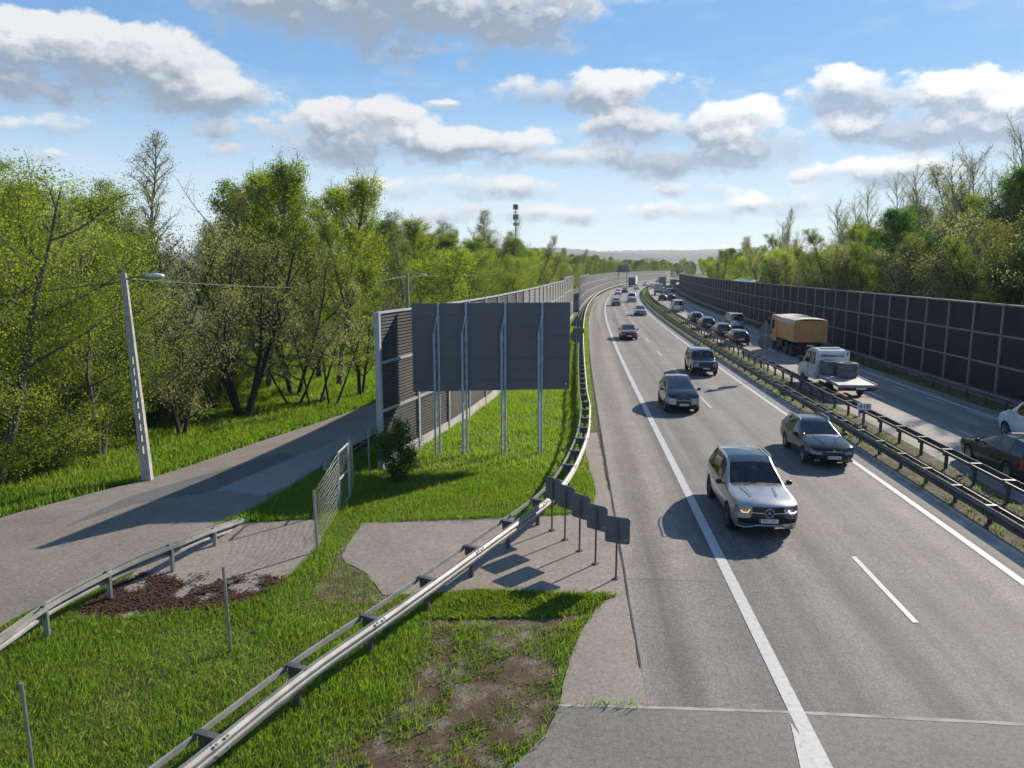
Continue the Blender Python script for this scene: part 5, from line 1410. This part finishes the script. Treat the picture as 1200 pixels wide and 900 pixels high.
# undergrowth in the wood
for x, y, H in [(-19.5, 29.5, 2.6), (-17.2, 31.3, 2.8), (-15.4, 34.8, 2.4), (-18.6, 33.8, 3.2), (-15.2, 39.4, 2.6), (-17.8, 42, 3.2), (-20.5, 37.5, 3.2), (-22.5, 28.5, 3.), (-24, 32, 3.4), (-21.8, 41.5, 3.4), (-16.6, 35.6, 2.2), (-19.5, 25.6, 1.6), (-16.2, 26.6, 1.5)]:
    tree('thicket', x, y, 'low green bush in the undergrowth of the left wood', 'undergrowth bushes of the left wood', H, _rt.uniform(1., 1.35))
tree('shrub', -3.95, 25.55, 'dark round shrub at the foot of the noise barrier end', None, 2.15, .66)
# trees beyond the left barrier, along the motorway
TB = 'trees beyond the left barrier'
lb = {'willow': 'broad pale-green tree beyond the left barrier', 'maple': 'yellow-green tree beyond the left barrier', 'green': 'mid-green tree beyond the left barrier', 'dense': 'dark full-crowned tree beyond the left barrier', 'olive': 'tall thin-leaved tree beyond the left barrier', 'lime': 'low bright tree beyond the left barrier', 'bare': 'bare grey-twigged tree beyond the left barrier', 'poplar': 'slender pale poplar beyond the left barrier'}
s = 78.
while s < 430:
    for o, hk in ((-13-_rt.uniform(0, 4), .9), (-21-_rt.uniform(0, 5), 1.), (-31-_rt.uniform(0, 8), 1.05)):
        if s > 260 and hk < .95 and _rt.random() < .3: continue
        k = _rt.choice(['maple', 'green', 'green', 'dense', 'olive', 'lime', 'willow', 'maple'] if hk < 1.02 else ['green', 'olive', 'bare', 'dense', 'bare', 'maple'])
        x, y = at(s+_rt.uniform(-3, 3), o); x, y = float(x), float(y)
        tree(k, x, y, lb[k], TB, {'lime': 9., 'bare': 15.5, 'olive': 13.8, 'willow': 10.5}.get(k, 11.6)*hk*_rt.uniform(.86, 1.1), _rt.uniform(.95, 1.3))
    s += 6.2 if s < 200 else 8.5
for px_, s_, H in ((-24, 168, 19), (-20, 176, 16)): 
    x, y = at(s_, px_); tree('bare', float(x), float(y), 'tall bare dark tree standing above the far left trees', 'two tall bare trees above the far left trees', H, .55)
x, y = at(140, -26); tree('olive', float(x), float(y), 'tallest thin pale-green tree beyond the left barrier near the mast', TB, 19, 1.15)
# trees closing the view beyond the bend
for i_ in range(70):
    k = ['green', 'dense', 'maple', 'olive', 'willow'][i_ % 5]
    tree(k, -60+i_*6.6+_rt.uniform(-4, 4), 560+_rt.uniform(0, 150)+max(0, i_-30)*1.5, 'far tree in the woods closing the view beyond the motorway bend', 'far woods beyond the motorway bend', _rt.uniform(9, 13), 1.35)
# trees beyond the far bend
s = 436.
while s < 640:
    for o in (-14, -24, -36):
        k = _rt.choice(['green', 'dense', 'maple', 'olive'])
        x, y = at(s, o+_rt.uniform(-4, 4)); tree(k, float(x), float(y), 'distant tree beyond the far bend of the barrier', 'distant trees beyond the far bend', _rt.uniform(8, 12), 1.3)
    s += 11
# right-hand wood behind the black barrier
TR = 'trees behind the black barrier'
rl = {'dense': 'dark green dense tree behind the black barrier', 'olive': 'tall olive tree with visible stems behind the black barrier', 'bare': 'tall bare grey-twigged tree behind the black barrier', 'green': 'fresh green tree behind the black barrier', 'lime': 'low yellow-green tree behind the black barrier', 'maple': 'yellow-green tree behind the black barrier', 'blossom': 'pale blossoming tree behind the black barrier', 'poplar': 'slender pale poplar behind the black barrier', 'thicket': 'bright low bush just behind the black barrier'}
front = [(24, 23.5, 'maple', 10.5), (27.5, 24.5, 'olive', 11.5), (33, 23.5, 'olive', 12.5), (39, 24, 'olive', 13.8), (45, 23.5, 'olive', 13.2), (52, 24, 'blossom', 10.5), (58, 23, 'olive', 11.6), (64, 23.5, 'dense', 11.2), (71, 23, 'green', 11.6), (78, 23.5, 'dense', 10.6), (86, 23, 'green', 10.8), (95, 24, 'dense', 9.6), (104, 23.5, 'lime', 9.), (114, 23, 'green', 10), (126, 24, 'blossom', 10), (138, 24, 'olive', 12), (150, 24, 'lime', 9.5), (164, 24, 'green', 10.5), (180, 24, 'maple', 10.5), (198, 24, 'green', 11), (216, 24, 'lime', 9), (236, 24, 'green', 10.5), (258, 24, 'maple', 10), (282, 24, 'green', 10)]
for s_, o_, k, H in front:
    s_, o_ = s_*1.10+2, o_+6.5; x, y = at(s_, o_+_rt.uniform(-.5, 1.5)); tree(k, float(x), float(y), rl[k], TR, min(H*1.1*_rt.uniform(.95, 1.05), (o_-14.4)/1.235), _rt.uniform(1., 1.2))
back = [(20, 29, 'maple', 12.), (28, 30, 'green', 13.2), (34, 31, 'bare', 16.2), (40, 29.5, 'bare', 16.8), (46, 30, 'olive', 15.2), (50, 33, 'bare', 16.), (56, 29, 'bare', 14.6), (60, 34, 'olive', 14.2), (66, 30, 'bare', 15.0), (74, 30, 'bare', 14.6), (82, 30, 'bare', 14.2), (92, 29.5, 'bare', 14.4), (100, 32, 'bare', 14.), (110, 30, 'dense', 11.), (122, 30, 'bare', 15), (134, 30, 'green', 12.5), (148, 31, 'poplar', 16.5), (160, 30, 'olive', 14.), (174, 32, 'bare', 16), (190, 31, 'green', 12), (206, 32, 'olive', 14), (226, 31, 'dense', 12), (246, 32, 'green', 13), (270, 31, 'dense', 12), (296, 30, 'green', 13)]
for s_, o_, k, H in back:
    s_, o_ = s_*1.10+2, o_+7; x, y = at(s_, o_+_rt.uniform(-1, 2)); tree(k, float(x), float(y), rl[k], TR, min(H*1.13*_rt.uniform(.96, 1.04), (o_-13.6)/1.235), _rt.uniform(.95, 1.2))
for s_, o_, k, H in [(26, 37, 'green', 13), (36, 38, 'dense', 12), (48, 39, 'green', 13), (60, 39, 'dense', 12), (74, 38, 'green', 12.5), (90, 38, 'dense', 12), (108, 38, 'green', 12), (16, 36, 'dense', 12)]:
    x, y = at(s_, o_+6); tree(k, float(x), float(y), rl[k], TR, H*1.12, 1.15)
for i_, s_ in enumerate(np.arange(58, 128, 5.0)):
    k = ['green', 'maple', 'olive', 'dense', 'green'][i_ % 5]
    x, y = at(s_, 38.5+(i_ % 3)*1.6); tree(k, float(x), float(y), rl[k], TR, _rt.uniform(14.5, 17.5) if s_ < 100 else _rt.uniform(12.5, 14.5), 1.1)
for s_, o_, k, H in [(54, 46, 'olive', 17), (60, 46, 'green', 18), (66, 45, 'olive', 20), (70, 47, 'bare', 22), (75, 45, 'bare', 23), (79, 48, 'olive', 21.5), (83, 46, 'bare', 23), (88, 45, 'bare', 22), (93, 47, 'olive', 20.5), (98, 45, 'bare', 21), (104, 46, 'bare', 20), (110, 47, 'olive', 18.5), (116, 45, 'bare', 19.5), (124, 46, 'bare', 18.5), (134, 46, 'green', 16)]:
    x, y = at(s_, o_); tree(k, float(x), float(y), {'bare': 'tallest bare grey-twigged tree at the back of the right wood', 'olive': 'tallest thin olive tree at the back of the right wood', 'green': 'tall fresh green tree at the back of the right wood'}[k], 'tall trees at the back of the right wood', H, .95)
for i_, s_ in enumerate(np.arange(23, 130, 4.6)):
    k = ['olive', 'dense', 'green', 'olive', 'blossom'][i_ % 5]
    x, y = at(s_, 27.5+(i_ % 3)*1.4); tree(k, float(x), float(y), rl[k], TR, _rt.uniform(9.0, 10.4), 1.15)
for s_, o_, H in [(21.5, 23.0, 6.2), (26.5, 23.2, 6.7), (31, 23.0, 5.6)]:
    x, y = at(s_, o_); tree('thicket', float(x), float(y), rl['thicket'], 'bright bushes behind the black barrier', H, .85)

# ------------------------------------------------------------------ grass
GR = {'grass': leaf_mat('grass_blades', (.052, .092, .012), (.125, .185, .026), .45), 'dry': leaf_mat('dry_blades', (.14, .12, .05), (.22, .19, .09), .3),
      'meadow': leaf_mat('meadow_blades', (.050, .088, .012), (.120, .170, .026), .45), 'weed': leaf_mat('weed_leaves', (.035, .060, .010), (.105, .14, .024), .4)}
def inside(x, y, poly):
    poly = np.asarray(poly); r = np.zeros(len(x), bool); n = len(poly); j = n-1
    for i in range(n):
        xi, yi = poly[i]; xj, yj = poly[j]
        c = ((yi > y) != (yj > y)) & (x < (xj-xi)*(y-yi)/(yj-yi+1e-12)+xi); r ^= c; j = i
    return r
def vnoise(x, y, sc, seed):
    rs = np.random.RandomState(seed); G = rs.rand(64, 64); u = x*sc+1000; v = y*sc+1000
    i = np.floor(u).astype(int); j = np.floor(v).astype(int); a = u-i; b = v-j; a = a*a*(3-2*a); b = b*b*(3-2*b)
    f = lambda p, q: G[p % 64, q % 64]
    return (f(i, j)*(1-a)+f(i+1, j)*a)*(1-b)+(f(i, j+1)*(1-a)+f(i+1, j+1)*a)*b
def road_offset(x, y):
    """distance right of the left edge line, for points near the motorway"""
    ss = np.arange(-20, 480, 1.); ax, ay, ah = axis(ss)
    i = np.clip(np.searchsorted(ay, y), 0, len(ss)-1)
    return (x-ax[i])*np.cos(ah[i])-(y-ay[i])*np.sin(ah[i])
NOGO = [APRON, STRIPP, FRONTP, LAYBY, SIDE]
def blades(name, label, mat, poly, n, h, w, seed, keep=None, soft=.0, wild=.35, z=-.03):
    rs = np.random.RandomState(seed); poly = np.asarray(poly); lo, hi = poly.min(0), poly.max(0)
    x = rs.uniform(lo[0], hi[0], n); y = rs.uniform(lo[1], hi[1], n)
    k = inside(x, y, poly)
    for q in NOGO:
        qx = x+rs.normal(0, soft, n); qy = y+rs.normal(0, soft, n); k &= ~inside(qx, qy, q)
    if keep is not None: k &= keep(x, y, rs)
    x, y = x[k], y[k]; m = len(x)
    hh = h*rs.uniform(.45, 1.2, m)*(.55+.9*vnoise(x, y, .9, seed+1)); a = rs.uniform(0, 2*np.pi, m)
    la = rs.uniform(0, 2*np.pi, m); ll = hh*np.abs(rs.normal(0, wild, m))
    ww = w*rs.uniform(.6, 1.3, m)
    zz = gz(y)+z
    dx, dy = np.cos(a)*ww/2, np.sin(a)*ww/2; lx, ly = np.cos(la)*ll, np.sin(la)*ll
    V = np.empty((m, 4, 3))
    V[:, 0] = np.stack([x-dx, y-dy, zz], 1); V[:, 1] = np.stack([x+dx, y+dy, zz], 1)
    V[:, 2] = np.stack([x+dx*.55+lx*.45, y+dy*.55+ly*.45, zz+hh*.62], 1)
    V[:, 3] = np.stack([x+lx, y+ly, zz+hh], 1)
    return tag(link(name, quads(name, V.reshape(-1, 3)), None, mat), label, None, None, 'stuff')
def not_road(x, y, rs): return road_offset(x, y) < -2.5
def fore(x, y, rs):
    k = road_offset(x, y) < -2.6
    d = inside(x+rs.normal(0, .16, len(x)), y+rs.normal(0, .16, len(x)), DIRT); gq = inside(x+rs.normal(0, .2, len(x)), y+rs.normal(0, .2, len(x)), GRAVEL)
    nz = vnoise(x, y, 1.3, 77)+.35*vnoise(x, y, 4., 78)
    k &= ~(d & (rs.rand(len(x)) > np.clip((nz-.66)*1.6, .02, .55)))
    k &= ~(gq & (rs.rand(len(x)) > .12))
    k &= ~(inside(x, y, [(-4.4, 16.0), (-4.5, 19.2), (-4.05, 19.2), (-3.2, 17.2), (-2.6, 15.9)]) & (rs.rand(len(x)) > .25))
    return k
FORE = [(-13, 7.5), (3.2, 7.5), (3.4, 24), (2.7, 26.5), (-4.6, 26.5), (-6.2, 26), (-8, 22), (-9, 19), (-10.6, 14.6), (-13, 13)]
blades('foreground_grass', 'lush green grass around the foreground guardrail and fence posts', GR['grass'], FORE, 380000, .135, .0135, 1, fore, .05)
blades('dry_grass', 'dry yellowish stalks mixed into the foreground grass', GR['dry'], FORE, 26000, .15, .009, 2, fore, .05)
blades('weeds', 'low leafy weeds creeping over the bare soil', GR['weed'], [(p[0]*1.0, p[1]) for p in DIRT], 36000, .06, .028, 3, lambda x, y, rs: vnoise(x, y, 1.6, 90)+.4*vnoise(x, y, 5, 91)+rs.normal(0, .12, len(x)) > .80, 0, .8)
blades('apron_edge_weeds', 'green weeds along the lower edge of the apron', GR['weed'], [(-2.3, 15.1), (-1.6, 16.5), (2.5, 16.4), (2.1, 15.7), (1.0, 15.2)], 15000, .13, .035, 33, lambda x, y, rs: vnoise(x, y, 1.4, 95) > .38, .0, .7)
MID = [(-4.6, 26.4), (2.9, 26.0), (4.2, 40), (6, 60), (8.4, 85), (10.8, 112), (9.3, 112), (4.2, 78), (1.4, 58), (-.8, 43.3), (-2.1, 36.8), (-2.7, 33.6)]
blades('verge_grass', 'bright green grass between the noise barrier and the guardrail', GR['grass'], MID, 380000, .16, .026, 4, not_road, .0)
VERGE = [tuple(at(s, -3.9)) for s in range(10, 120, 5)]+[tuple(at(s, -2.35)) for s in range(115, 8, -5)]
blades('verge_weeds', 'thin grass and weeds along the pavement edge by the guardrail', GR['weed'], VERGE, 60000, .09, .03, 5, lambda x, y, rs: (road_offset(x, y) < -2.5) & (vnoise(x, y, .8, 70) > .56), .02)
MEAD = [(-30, 14), (-17, 14), (-15.6, 19), (-14.9, 21.5), (-12.1, 26.5), (-10.5, 31), (-8.6, 36.3), (-7.1, 41), (-5.9, 47), (-3.9, 58), (-5, 75), (-20, 75), (-34, 45), (-34, 25)]
blades('meadow_grass', 'green meadow grass under the trees beyond the side road', GR['meadow'], MEAD, 300000, .26, .045, 6, None, .06)
blades('road_edge_grass', 'longer grass along the far edge of the side road', GR['grass'], [(-16.5, 17), (-15.1, 21.4), (-12.3, 26.4), (-10.7, 31), (-8.8, 36.2), (-6.6, 44), (-9.2, 44), (-11, 36), (-13, 31), (-14.8, 26.5), (-17.5, 21.5), (-19, 17)], 110000, .24, .030, 7, None, .08)
blades('strip_grass', 'grass in the strip between the side road, the gate and the barrier end', GR['grass'], [(-8.0, 21.0), (-5.0, 20.9), (-4.7, 27), (-2.6, 33.5), (-1.0, 43), (-3.2, 43), (-5.6, 33), (-7.0, 28), (-7.8, 23)], 60000, .20, .026, 8, None, .05)
MED = [tuple(at(s, 7.68)) for s in range(-8, 260, 4)]+[tuple(at(s, 9.98)) for s in range(256, -9, -4)]
blades('median_grass', 'tufts of grass and weeds in the central reservation', GR['grass'], MED, 230000, .15, .04, 9, lambda x, y, rs: vnoise(x, y, .45, 60)+.5*vnoise(x, y, 1.6, 61)+rs.normal(0, .07, len(x)) > .42-.02*(y > 60), 0, .5, .03)
blades('median_dry_grass', 'dry matted grass in the central reservation', GR['dry'], MED, 110000, .08, .03, 19, lambda x, y, rs: (vnoise(x, y, .7, 66) > .42) & (y < 110), 0, .9, .03)
RV = [tuple(at(s, 17.55)) for s in range(-15, 200, 4)]+[tuple(at(s, 19.2)) for s in range(196, -16, -4)]
blades('right_verge_weeds', 'dark weeds at the foot of the black barrier', GR['weed'], RV, 70000, .18, .04, 10, lambda x, y, rs: vnoise(x, y, .6, 50) > .3, 0, .5)
def litter():
    rs = np.random.RandomState(12); n = 40000; P = np.array(LITTER); lo, hi = P.min(0)-.3, P.max(0)+.3
    x = rs.uniform(lo[0], hi[0], n); y = rs.uniform(lo[1], hi[1], n)
    nz = vnoise(x, y, 1.5, 5)+.5*vnoise(x, y, 5, 6)
    k = inside(x+rs.normal(0, .12, n), y+rs.normal(0, .12, n), P) & (nz+.25*rs.normal(0, 1, n)*.5 > .60); x, y = x[k], y[k]; m = len(x)
    a = rs.uniform(0, 6.28, m); s = rs.uniform(.02, .06, m); z = gz(y)+rs.uniform(0, .05, m)
    ca, sa = np.cos(a), np.sin(a); V = np.empty((m, 4, 3))
    for i, (u, v, dz) in enumerate(((-1, 0, 0), (0, -.5, .02), (1, 0, .01), (0, .5, .025))):
        V[:, i] = np.stack([x+(u*ca-v*sa)*s, y+(u*sa+v*ca)*s, z+dz*rs.uniform(0, 1, m)], 1)
    tag(link('leaf_litter', quads('leaf_litter', V.reshape(-1, 3)), None, dirt_mat('leaf_litter_brown', (.045, .018, .009), (.085, .038, .018), (.12, .07, .035), 6)), 'red-brown dead leaf litter on the lay-by', None, None, 'stuff')
litter()
# ------------------------------------------------------------------ thin haze in the air
def haze():
    m = bpy.data.materials.new('thin_haze'); m.use_nodes = True; nt = m.node_tree; nt.nodes.clear()
    out = nt.nodes.new('ShaderNodeOutputMaterial'); pv = nt.nodes.new('ShaderNodeVolumePrincipled')
    pv.inputs['Color'].default_value = (.86, .91, 1., 1); pv.inputs['Density'].default_value = HAZE; pv.inputs['Anisotropy'].default_value = .2
    nt.links.new(pv.outputs[0], out.inputs['Volume'])
    o = tag(MB().box((0, 2050, 26), (8100, 5000, 72)).build('haze', m), kind='stuff')
HAZE = .00013
haze()
# ------------------------------------------------------------------ sky, sun, camera
SUN_EL, SUN_AZ = 27.0, 44.0          # azimuth to the right of the viewing direction (+Y)
def px_dir(px, py):
    """azimuth / elevation (radians) of a sky direction, from the bearing measured for each cloud"""
    F = 902.; th = math.atan(150/F); u = (px-600)/F; v = (py-450)/F
    d = Vector((u, math.cos(th)-v*math.sin(th), -math.sin(th)-v*math.cos(th))).normalized()
    return math.atan2(d.x, d.y), math.asin(d.z)
CL = [(480, -4, 235, 62, 1.1), (595, 22, 100, 40, 1.0), (340, -8, 110, 44, .9),
      (25, 52, 75, 28, .9), (110, 66, 85, 34, 1.0), (185, 84, 85, 40, 1.1), (265, 114, 58, 20, .8), (80, 98, 130, 24, .9),
      (75, 146, 36, 10, .5), (10, 148, 55, 10, .5), (20, 178, 44, 7, .45),
      (290, 150, 90, 11, .6), (415, 150, 90, 28, .9), (430, 176, 150, 18, .8), (560, 176, 130, 22, .9), (640, 190, 60, 10, .7),
      (560, 222, 130, 14, .6), (520, 123, 24, 6, .6),
      (690, 108, 95, 22, .9), (790, 100, 50, 20, .8), (755, 148, 75, 32, .9), (845, 152, 75, 26, .9), (890, 172, 90, 20, .9), (790, 190, 120, 18, .9), (690, 150, 26, 8, .6),
      (985, 108, 52, 22, .8), (1090, 112, 125, 30, 1.0), (1180, 135, 110, 32, 1.0), (1090, 152, 140, 20, .9),
      (1040, 205, 100, 18, .7), (930, 236, 110, 13, .6), (815, 222, 42, 9, .6), (780, 250, 80, 9, .55), (620, 250, 150, 12, .5), (1180, 178, 30, 8, .5)]
def world():
    w = bpy.data.worlds.new('World'); scene.world = w; w.use_nodes = True; nt = w.node_tree; nt.nodes.clear()
    out = nt.nodes.new('ShaderNodeOutputWorld'); bg = nt.nodes.new('ShaderNodeBackground')
    sky = nt.nodes.new('ShaderNodeTexSky'); sky.sky_type = 'NISHITA'; sky.sun_disc = False
    sky.sun_elevation = R(SUN_EL); sky.sun_rotation = R(SUN_AZ); sky.altitude = 2000; sky.air_density = 1.0; sky.dust_density = .3; sky.ozone_density = 3.0
    # cloud density as a function of bearing and height
    gp = bpy.data.node_groups.new('cloud_density', 'ShaderNodeTree')
    gp.interface.new_socket('P', in_out='INPUT', socket_type='NodeSocketVector'); gp.interface.new_socket('D', in_out='OUTPUT', socket_type='NodeSocketFloat'); gp.interface.new_socket('S', in_out='OUTPUT', socket_type='NodeSocketFloat')
    gi = gp.nodes.new('NodeGroupInput'); go = gp.nodes.new('NodeGroupOutput')
    P = gi.outputs[0]
    def vm(op, a, b):
        n = gp.nodes.new('ShaderNodeVectorMath'); n.operation = op
        for i, v in enumerate((a, b)):
            if isinstance(v, tuple): n.inputs[i].default_value = v
            else: gp.links.new(v, n.inputs[i])
        return n
    wn = gp.nodes.new('ShaderNodeTexNoise'); wn.inputs['Scale'].default_value = 9; wn.inputs['Detail'].default_value = 3
    gp.links.new(P, wn.inputs['Vector'])
    wv = vm('MULTIPLY', vm('SUBTRACT', wn.outputs['Color'], (.5, .5, .5)).outputs[0], (.055, .03, 0)).outputs[0]
    Q = vm('ADD', P, wv).outputs[0]
    acc = None; hw = None; ww = None
    for cx, cy, rx, ry, a in CL:
        az, el = px_dir(cx, cy); f = 1/902.
        d = vm('MULTIPLY', vm('SUBTRACT', Q, (az, el, 0)).outputs[0], (1/(rx*f*1.10), 1/(ry*f*1.22), 0)).outputs[0]
        dd = gp.nodes.new('ShaderNodeVectorMath'); dd.operation = 'DOT_PRODUCT'; gp.links.new(d, dd.inputs[0]); gp.links.new(d, dd.inputs[1])
        v = mth(gp, 'MULTIPLY_ADD', dd.outputs['Value'], -a, a)
        sp = gp.nodes.new('ShaderNodeSeparateXYZ'); gp.links.new(d, sp.inputs[0])
        wt = mth(gp, 'POWER', mth(gp, 'MAXIMUM', mth(gp, 'SUBTRACT', 1.8, dd.outputs['Value']), 0.), 2.)
        ww = wt if ww is None else mth(gp, 'ADD', ww, wt)
        hv = mth(gp, 'MULTIPLY', wt, sp.outputs[1]); hw = hv if hw is None else mth(gp, 'ADD', hw, hv)
        acc = v if acc is None else mth(gp, 'SMOOTH_MAX', acc, v, .25)
    acc = mth(gp, 'MAXIMUM', acc, -.9)
    st = vm('MULTIPLY', P, (1., 1.5, 1.)).outputs[0]
    n1 = gp.nodes.new('ShaderNodeTexNoise'); n1.inputs['Scale'].default_value = 12; n1.inputs['Detail'].default_value = 10; n1.inputs['Roughness'].default_value = .60
    gp.links.new(st, n1.inputs['Vector'])
    D = mth(gp, 'ADD', acc, mth(gp, 'MULTIPLY', mth(gp, 'SUBTRACT', n1.outputs['Fac'], .5), 3.5))
    gp.links.new(D, go.inputs[0])
    gp.links.new(mth(gp, 'ADD', mth(gp, 'DIVIDE', hw, mth(gp, 'ADD', ww, .02)), mth(gp, 'MULTIPLY', mth(gp, 'SUBTRACT', n1.outputs['Fac'], .5), 1.6)), go.inputs[1])
    n2 = gp.nodes.new('ShaderNodeTexNoise'); n2.inputs['Scale'].default_value = 15; n2.inputs['Detail'].default_value = 5; n2.inputs['Roughness'].default_value = .55
    gp.nodes.remove(n2)
    tc = nt.nodes.new('ShaderNodeTexCoord'); nm = nt.nodes.new('ShaderNodeVectorMath'); nm.operation = 'NORMALIZE'
    nt.links.new(tc.outputs['Generated'], nm.inputs[0])
    sx = nt.nodes.new('ShaderNodeSeparateXYZ'); nt.links.new(nm.outputs[0], sx.inputs[0])
    az = mth(nt, 'ARCTAN2', sx.outputs[0], sx.outputs[1]); el = mth(nt, 'ARCSINE', sx.outputs[2])
    def dens(da, de):
        c = nt.nodes.new('ShaderNodeCombineXYZ')
        nt.links.new(mth(nt, 'ADD', az, da), c.inputs[0]); nt.links.new(mth(nt, 'ADD', el, de), c.inputs[1])
        gnode = nt.nodes.new('ShaderNodeGroup'); gnode.node_tree = gp; nt.links.new(c.outputs[0], gnode.inputs[0]); return gnode.outputs
    def sstep(x, a, b):
        m = nt.nodes.new('ShaderNodeMapRange'); m.interpolation_type = 'SMOOTHSTEP'
        nt.links.new(x, m.inputs['Value']); m.inputs['From Min'].default_value = a; m.inputs['From Max'].default_value = b
        return m.outputs['Result']
    (d0, h0), (d2, _) = dens(0, 0), dens(.007, .012)
    lit = sstep(h0, -.35, .62)
    mr = nt.nodes.new('ShaderNodeMapRange'); mr.interpolation_type = 'SMOOTHSTEP'; nt.links.new(d0, mr.inputs['Value']); mr.inputs['From Min'].default_value = .02
    nt.links.new(mth(nt, 'MULTIPLY_ADD', mth(nt, 'SUBTRACT', 1., lit), .60, .40), mr.inputs['From Max']); cov = mr.outputs['Result']
    thick = sstep(d0, .16, .75)
    fine = sstep(mth(nt, 'SUBTRACT', d0, d2), -.30, .40)
    # side of each billow turned to the sun
    shade = mth(nt, 'MULTIPLY', mth(nt, 'MAXIMUM', thick, mth(nt, 'MULTIPLY', mth(nt, 'SUBTRACT', .9, lit), .8)), mth(nt, 'SUBTRACT', 1.30, mth(nt, 'MULTIPLY_ADD', fine, .45, mth(nt, 'MULTIPLY', lit, .95))), clamp=True)
    ccol = mix(nt, shade, CLOUD_LIT, CLOUD_DARK)
    bright = mth(nt, 'MULTIPLY_ADD', sstep(az, -.2, .9), .35, .92)
    ccol = mix(nt, 1., ccol, bright, 'MULTIPLY')
    # high thin veil, whiter low down
    sb = nt.nodes.new('ShaderNodeSeparateXYZ'); nt.links.new(sky.outputs[0], sb.inputs[0])
    comp = mth(nt, 'DIVIDE', 2.34, mth(nt, 'MULTIPLY_ADD', sb.outputs[2], .35, 1.0))      # the eye and the phone compress the glare round the sun
    skyc = mix(nt, 1., mix(nt, 1., sky.outputs[0], SKY_GAIN, 'MULTIPLY'), comp, 'MULTIPLY')
    veil = mth(nt, 'MULTIPLY', sstep(el, .24, .0), .80)
    base = mix(nt, veil, skyc, VEIL)
    cc = nt.nodes.new('ShaderNodeCombineXYZ'); nt.links.new(mth(nt, 'MULTIPLY', az, 3.), cc.inputs[0]); nt.links.new(mth(nt, 'MULTIPLY', el, 11.), cc.inputs[1])
    wisp = sstep(noise(nt, cc.outputs[0], 1.7, 8, .66), .50, .85)                          # thin high cloud
    base = mix(nt, mth(nt, 'MULTIPLY', wisp, .7), base, VEIL)
    up = mth(nt, 'GREATER_THAN', el, -.01)
    col = mix(nt, mth(nt, 'MULTIPLY', mth(nt, 'MULTIPLY', cov, up), .96), base, ccol)
    nt.links.new(col, bg.inputs['Color']); bg.inputs['Strength'].default_value = .118
    nt.links.new(bg.outputs[0], out.inputs['Surface'])
    w.cycles.sampling_method = 'MANUAL'; w.cycles.sample_map_resolution = 512
CLOUD_LIT = (4.75, 4.8, 4.85); CLOUD_DARK = (1.8, 2.18, 2.75); SKY_GAIN = (.84, .95, .93); VEIL = (3.9, 4.4, 4.95)
world()
sl = bpy.data.lights.new('sun', 'SUN'); sl.energy = 4.5; sl.angle = R(.55); sl.color = (1., .91, .77)
so = bpy.data.objects.new('sun', sl); C.objects.link(so)
sd = Vector((math.sin(R(SUN_AZ))*math.cos(R(SUN_EL)), math.cos(R(SUN_AZ))*math.cos(R(SUN_EL)), math.sin(R(SUN_EL))))
so.rotation_euler = (-sd).to_track_quat('-Z', 'Y').to_euler(); so.location = (20, 20, 60)
cam = bpy.data.cameras.new('camera'); co_ = bpy.data.objects.new('camera', cam); C.objects.link(co_)
co_.location = (0, 0, 7.5); co_.rotation_euler = (R(90)-math.atan(150/902.), 0, 0)
cam.sensor_width = 36; cam.lens = 36*902/1200.; cam.clip_end = 9000; cam.clip_start = .1
scene.camera = co_
vs_ = scene.view_settings; vs_.view_transform = 'Standard'; vs_.look = 'None'; vs_.gamma = 1; vs_.use_curve_mapping = False; vs_.exposure = 0.76
scene.render.engine = 'CYCLES'
cy = scene.cycles; cy.use_denoising = True; cy.denoiser = 'OPENIMAGEDENOISE'; cy.denoising_prefilter = 'FAST'; cy.max_bounces = 6; cy.diffuse_bounces = 3; cy.glossy_bounces = 3; cy.transmission_bounces = 4; cy.transparent_max_bounces = 6
cy.sample_clamp_indirect = 8
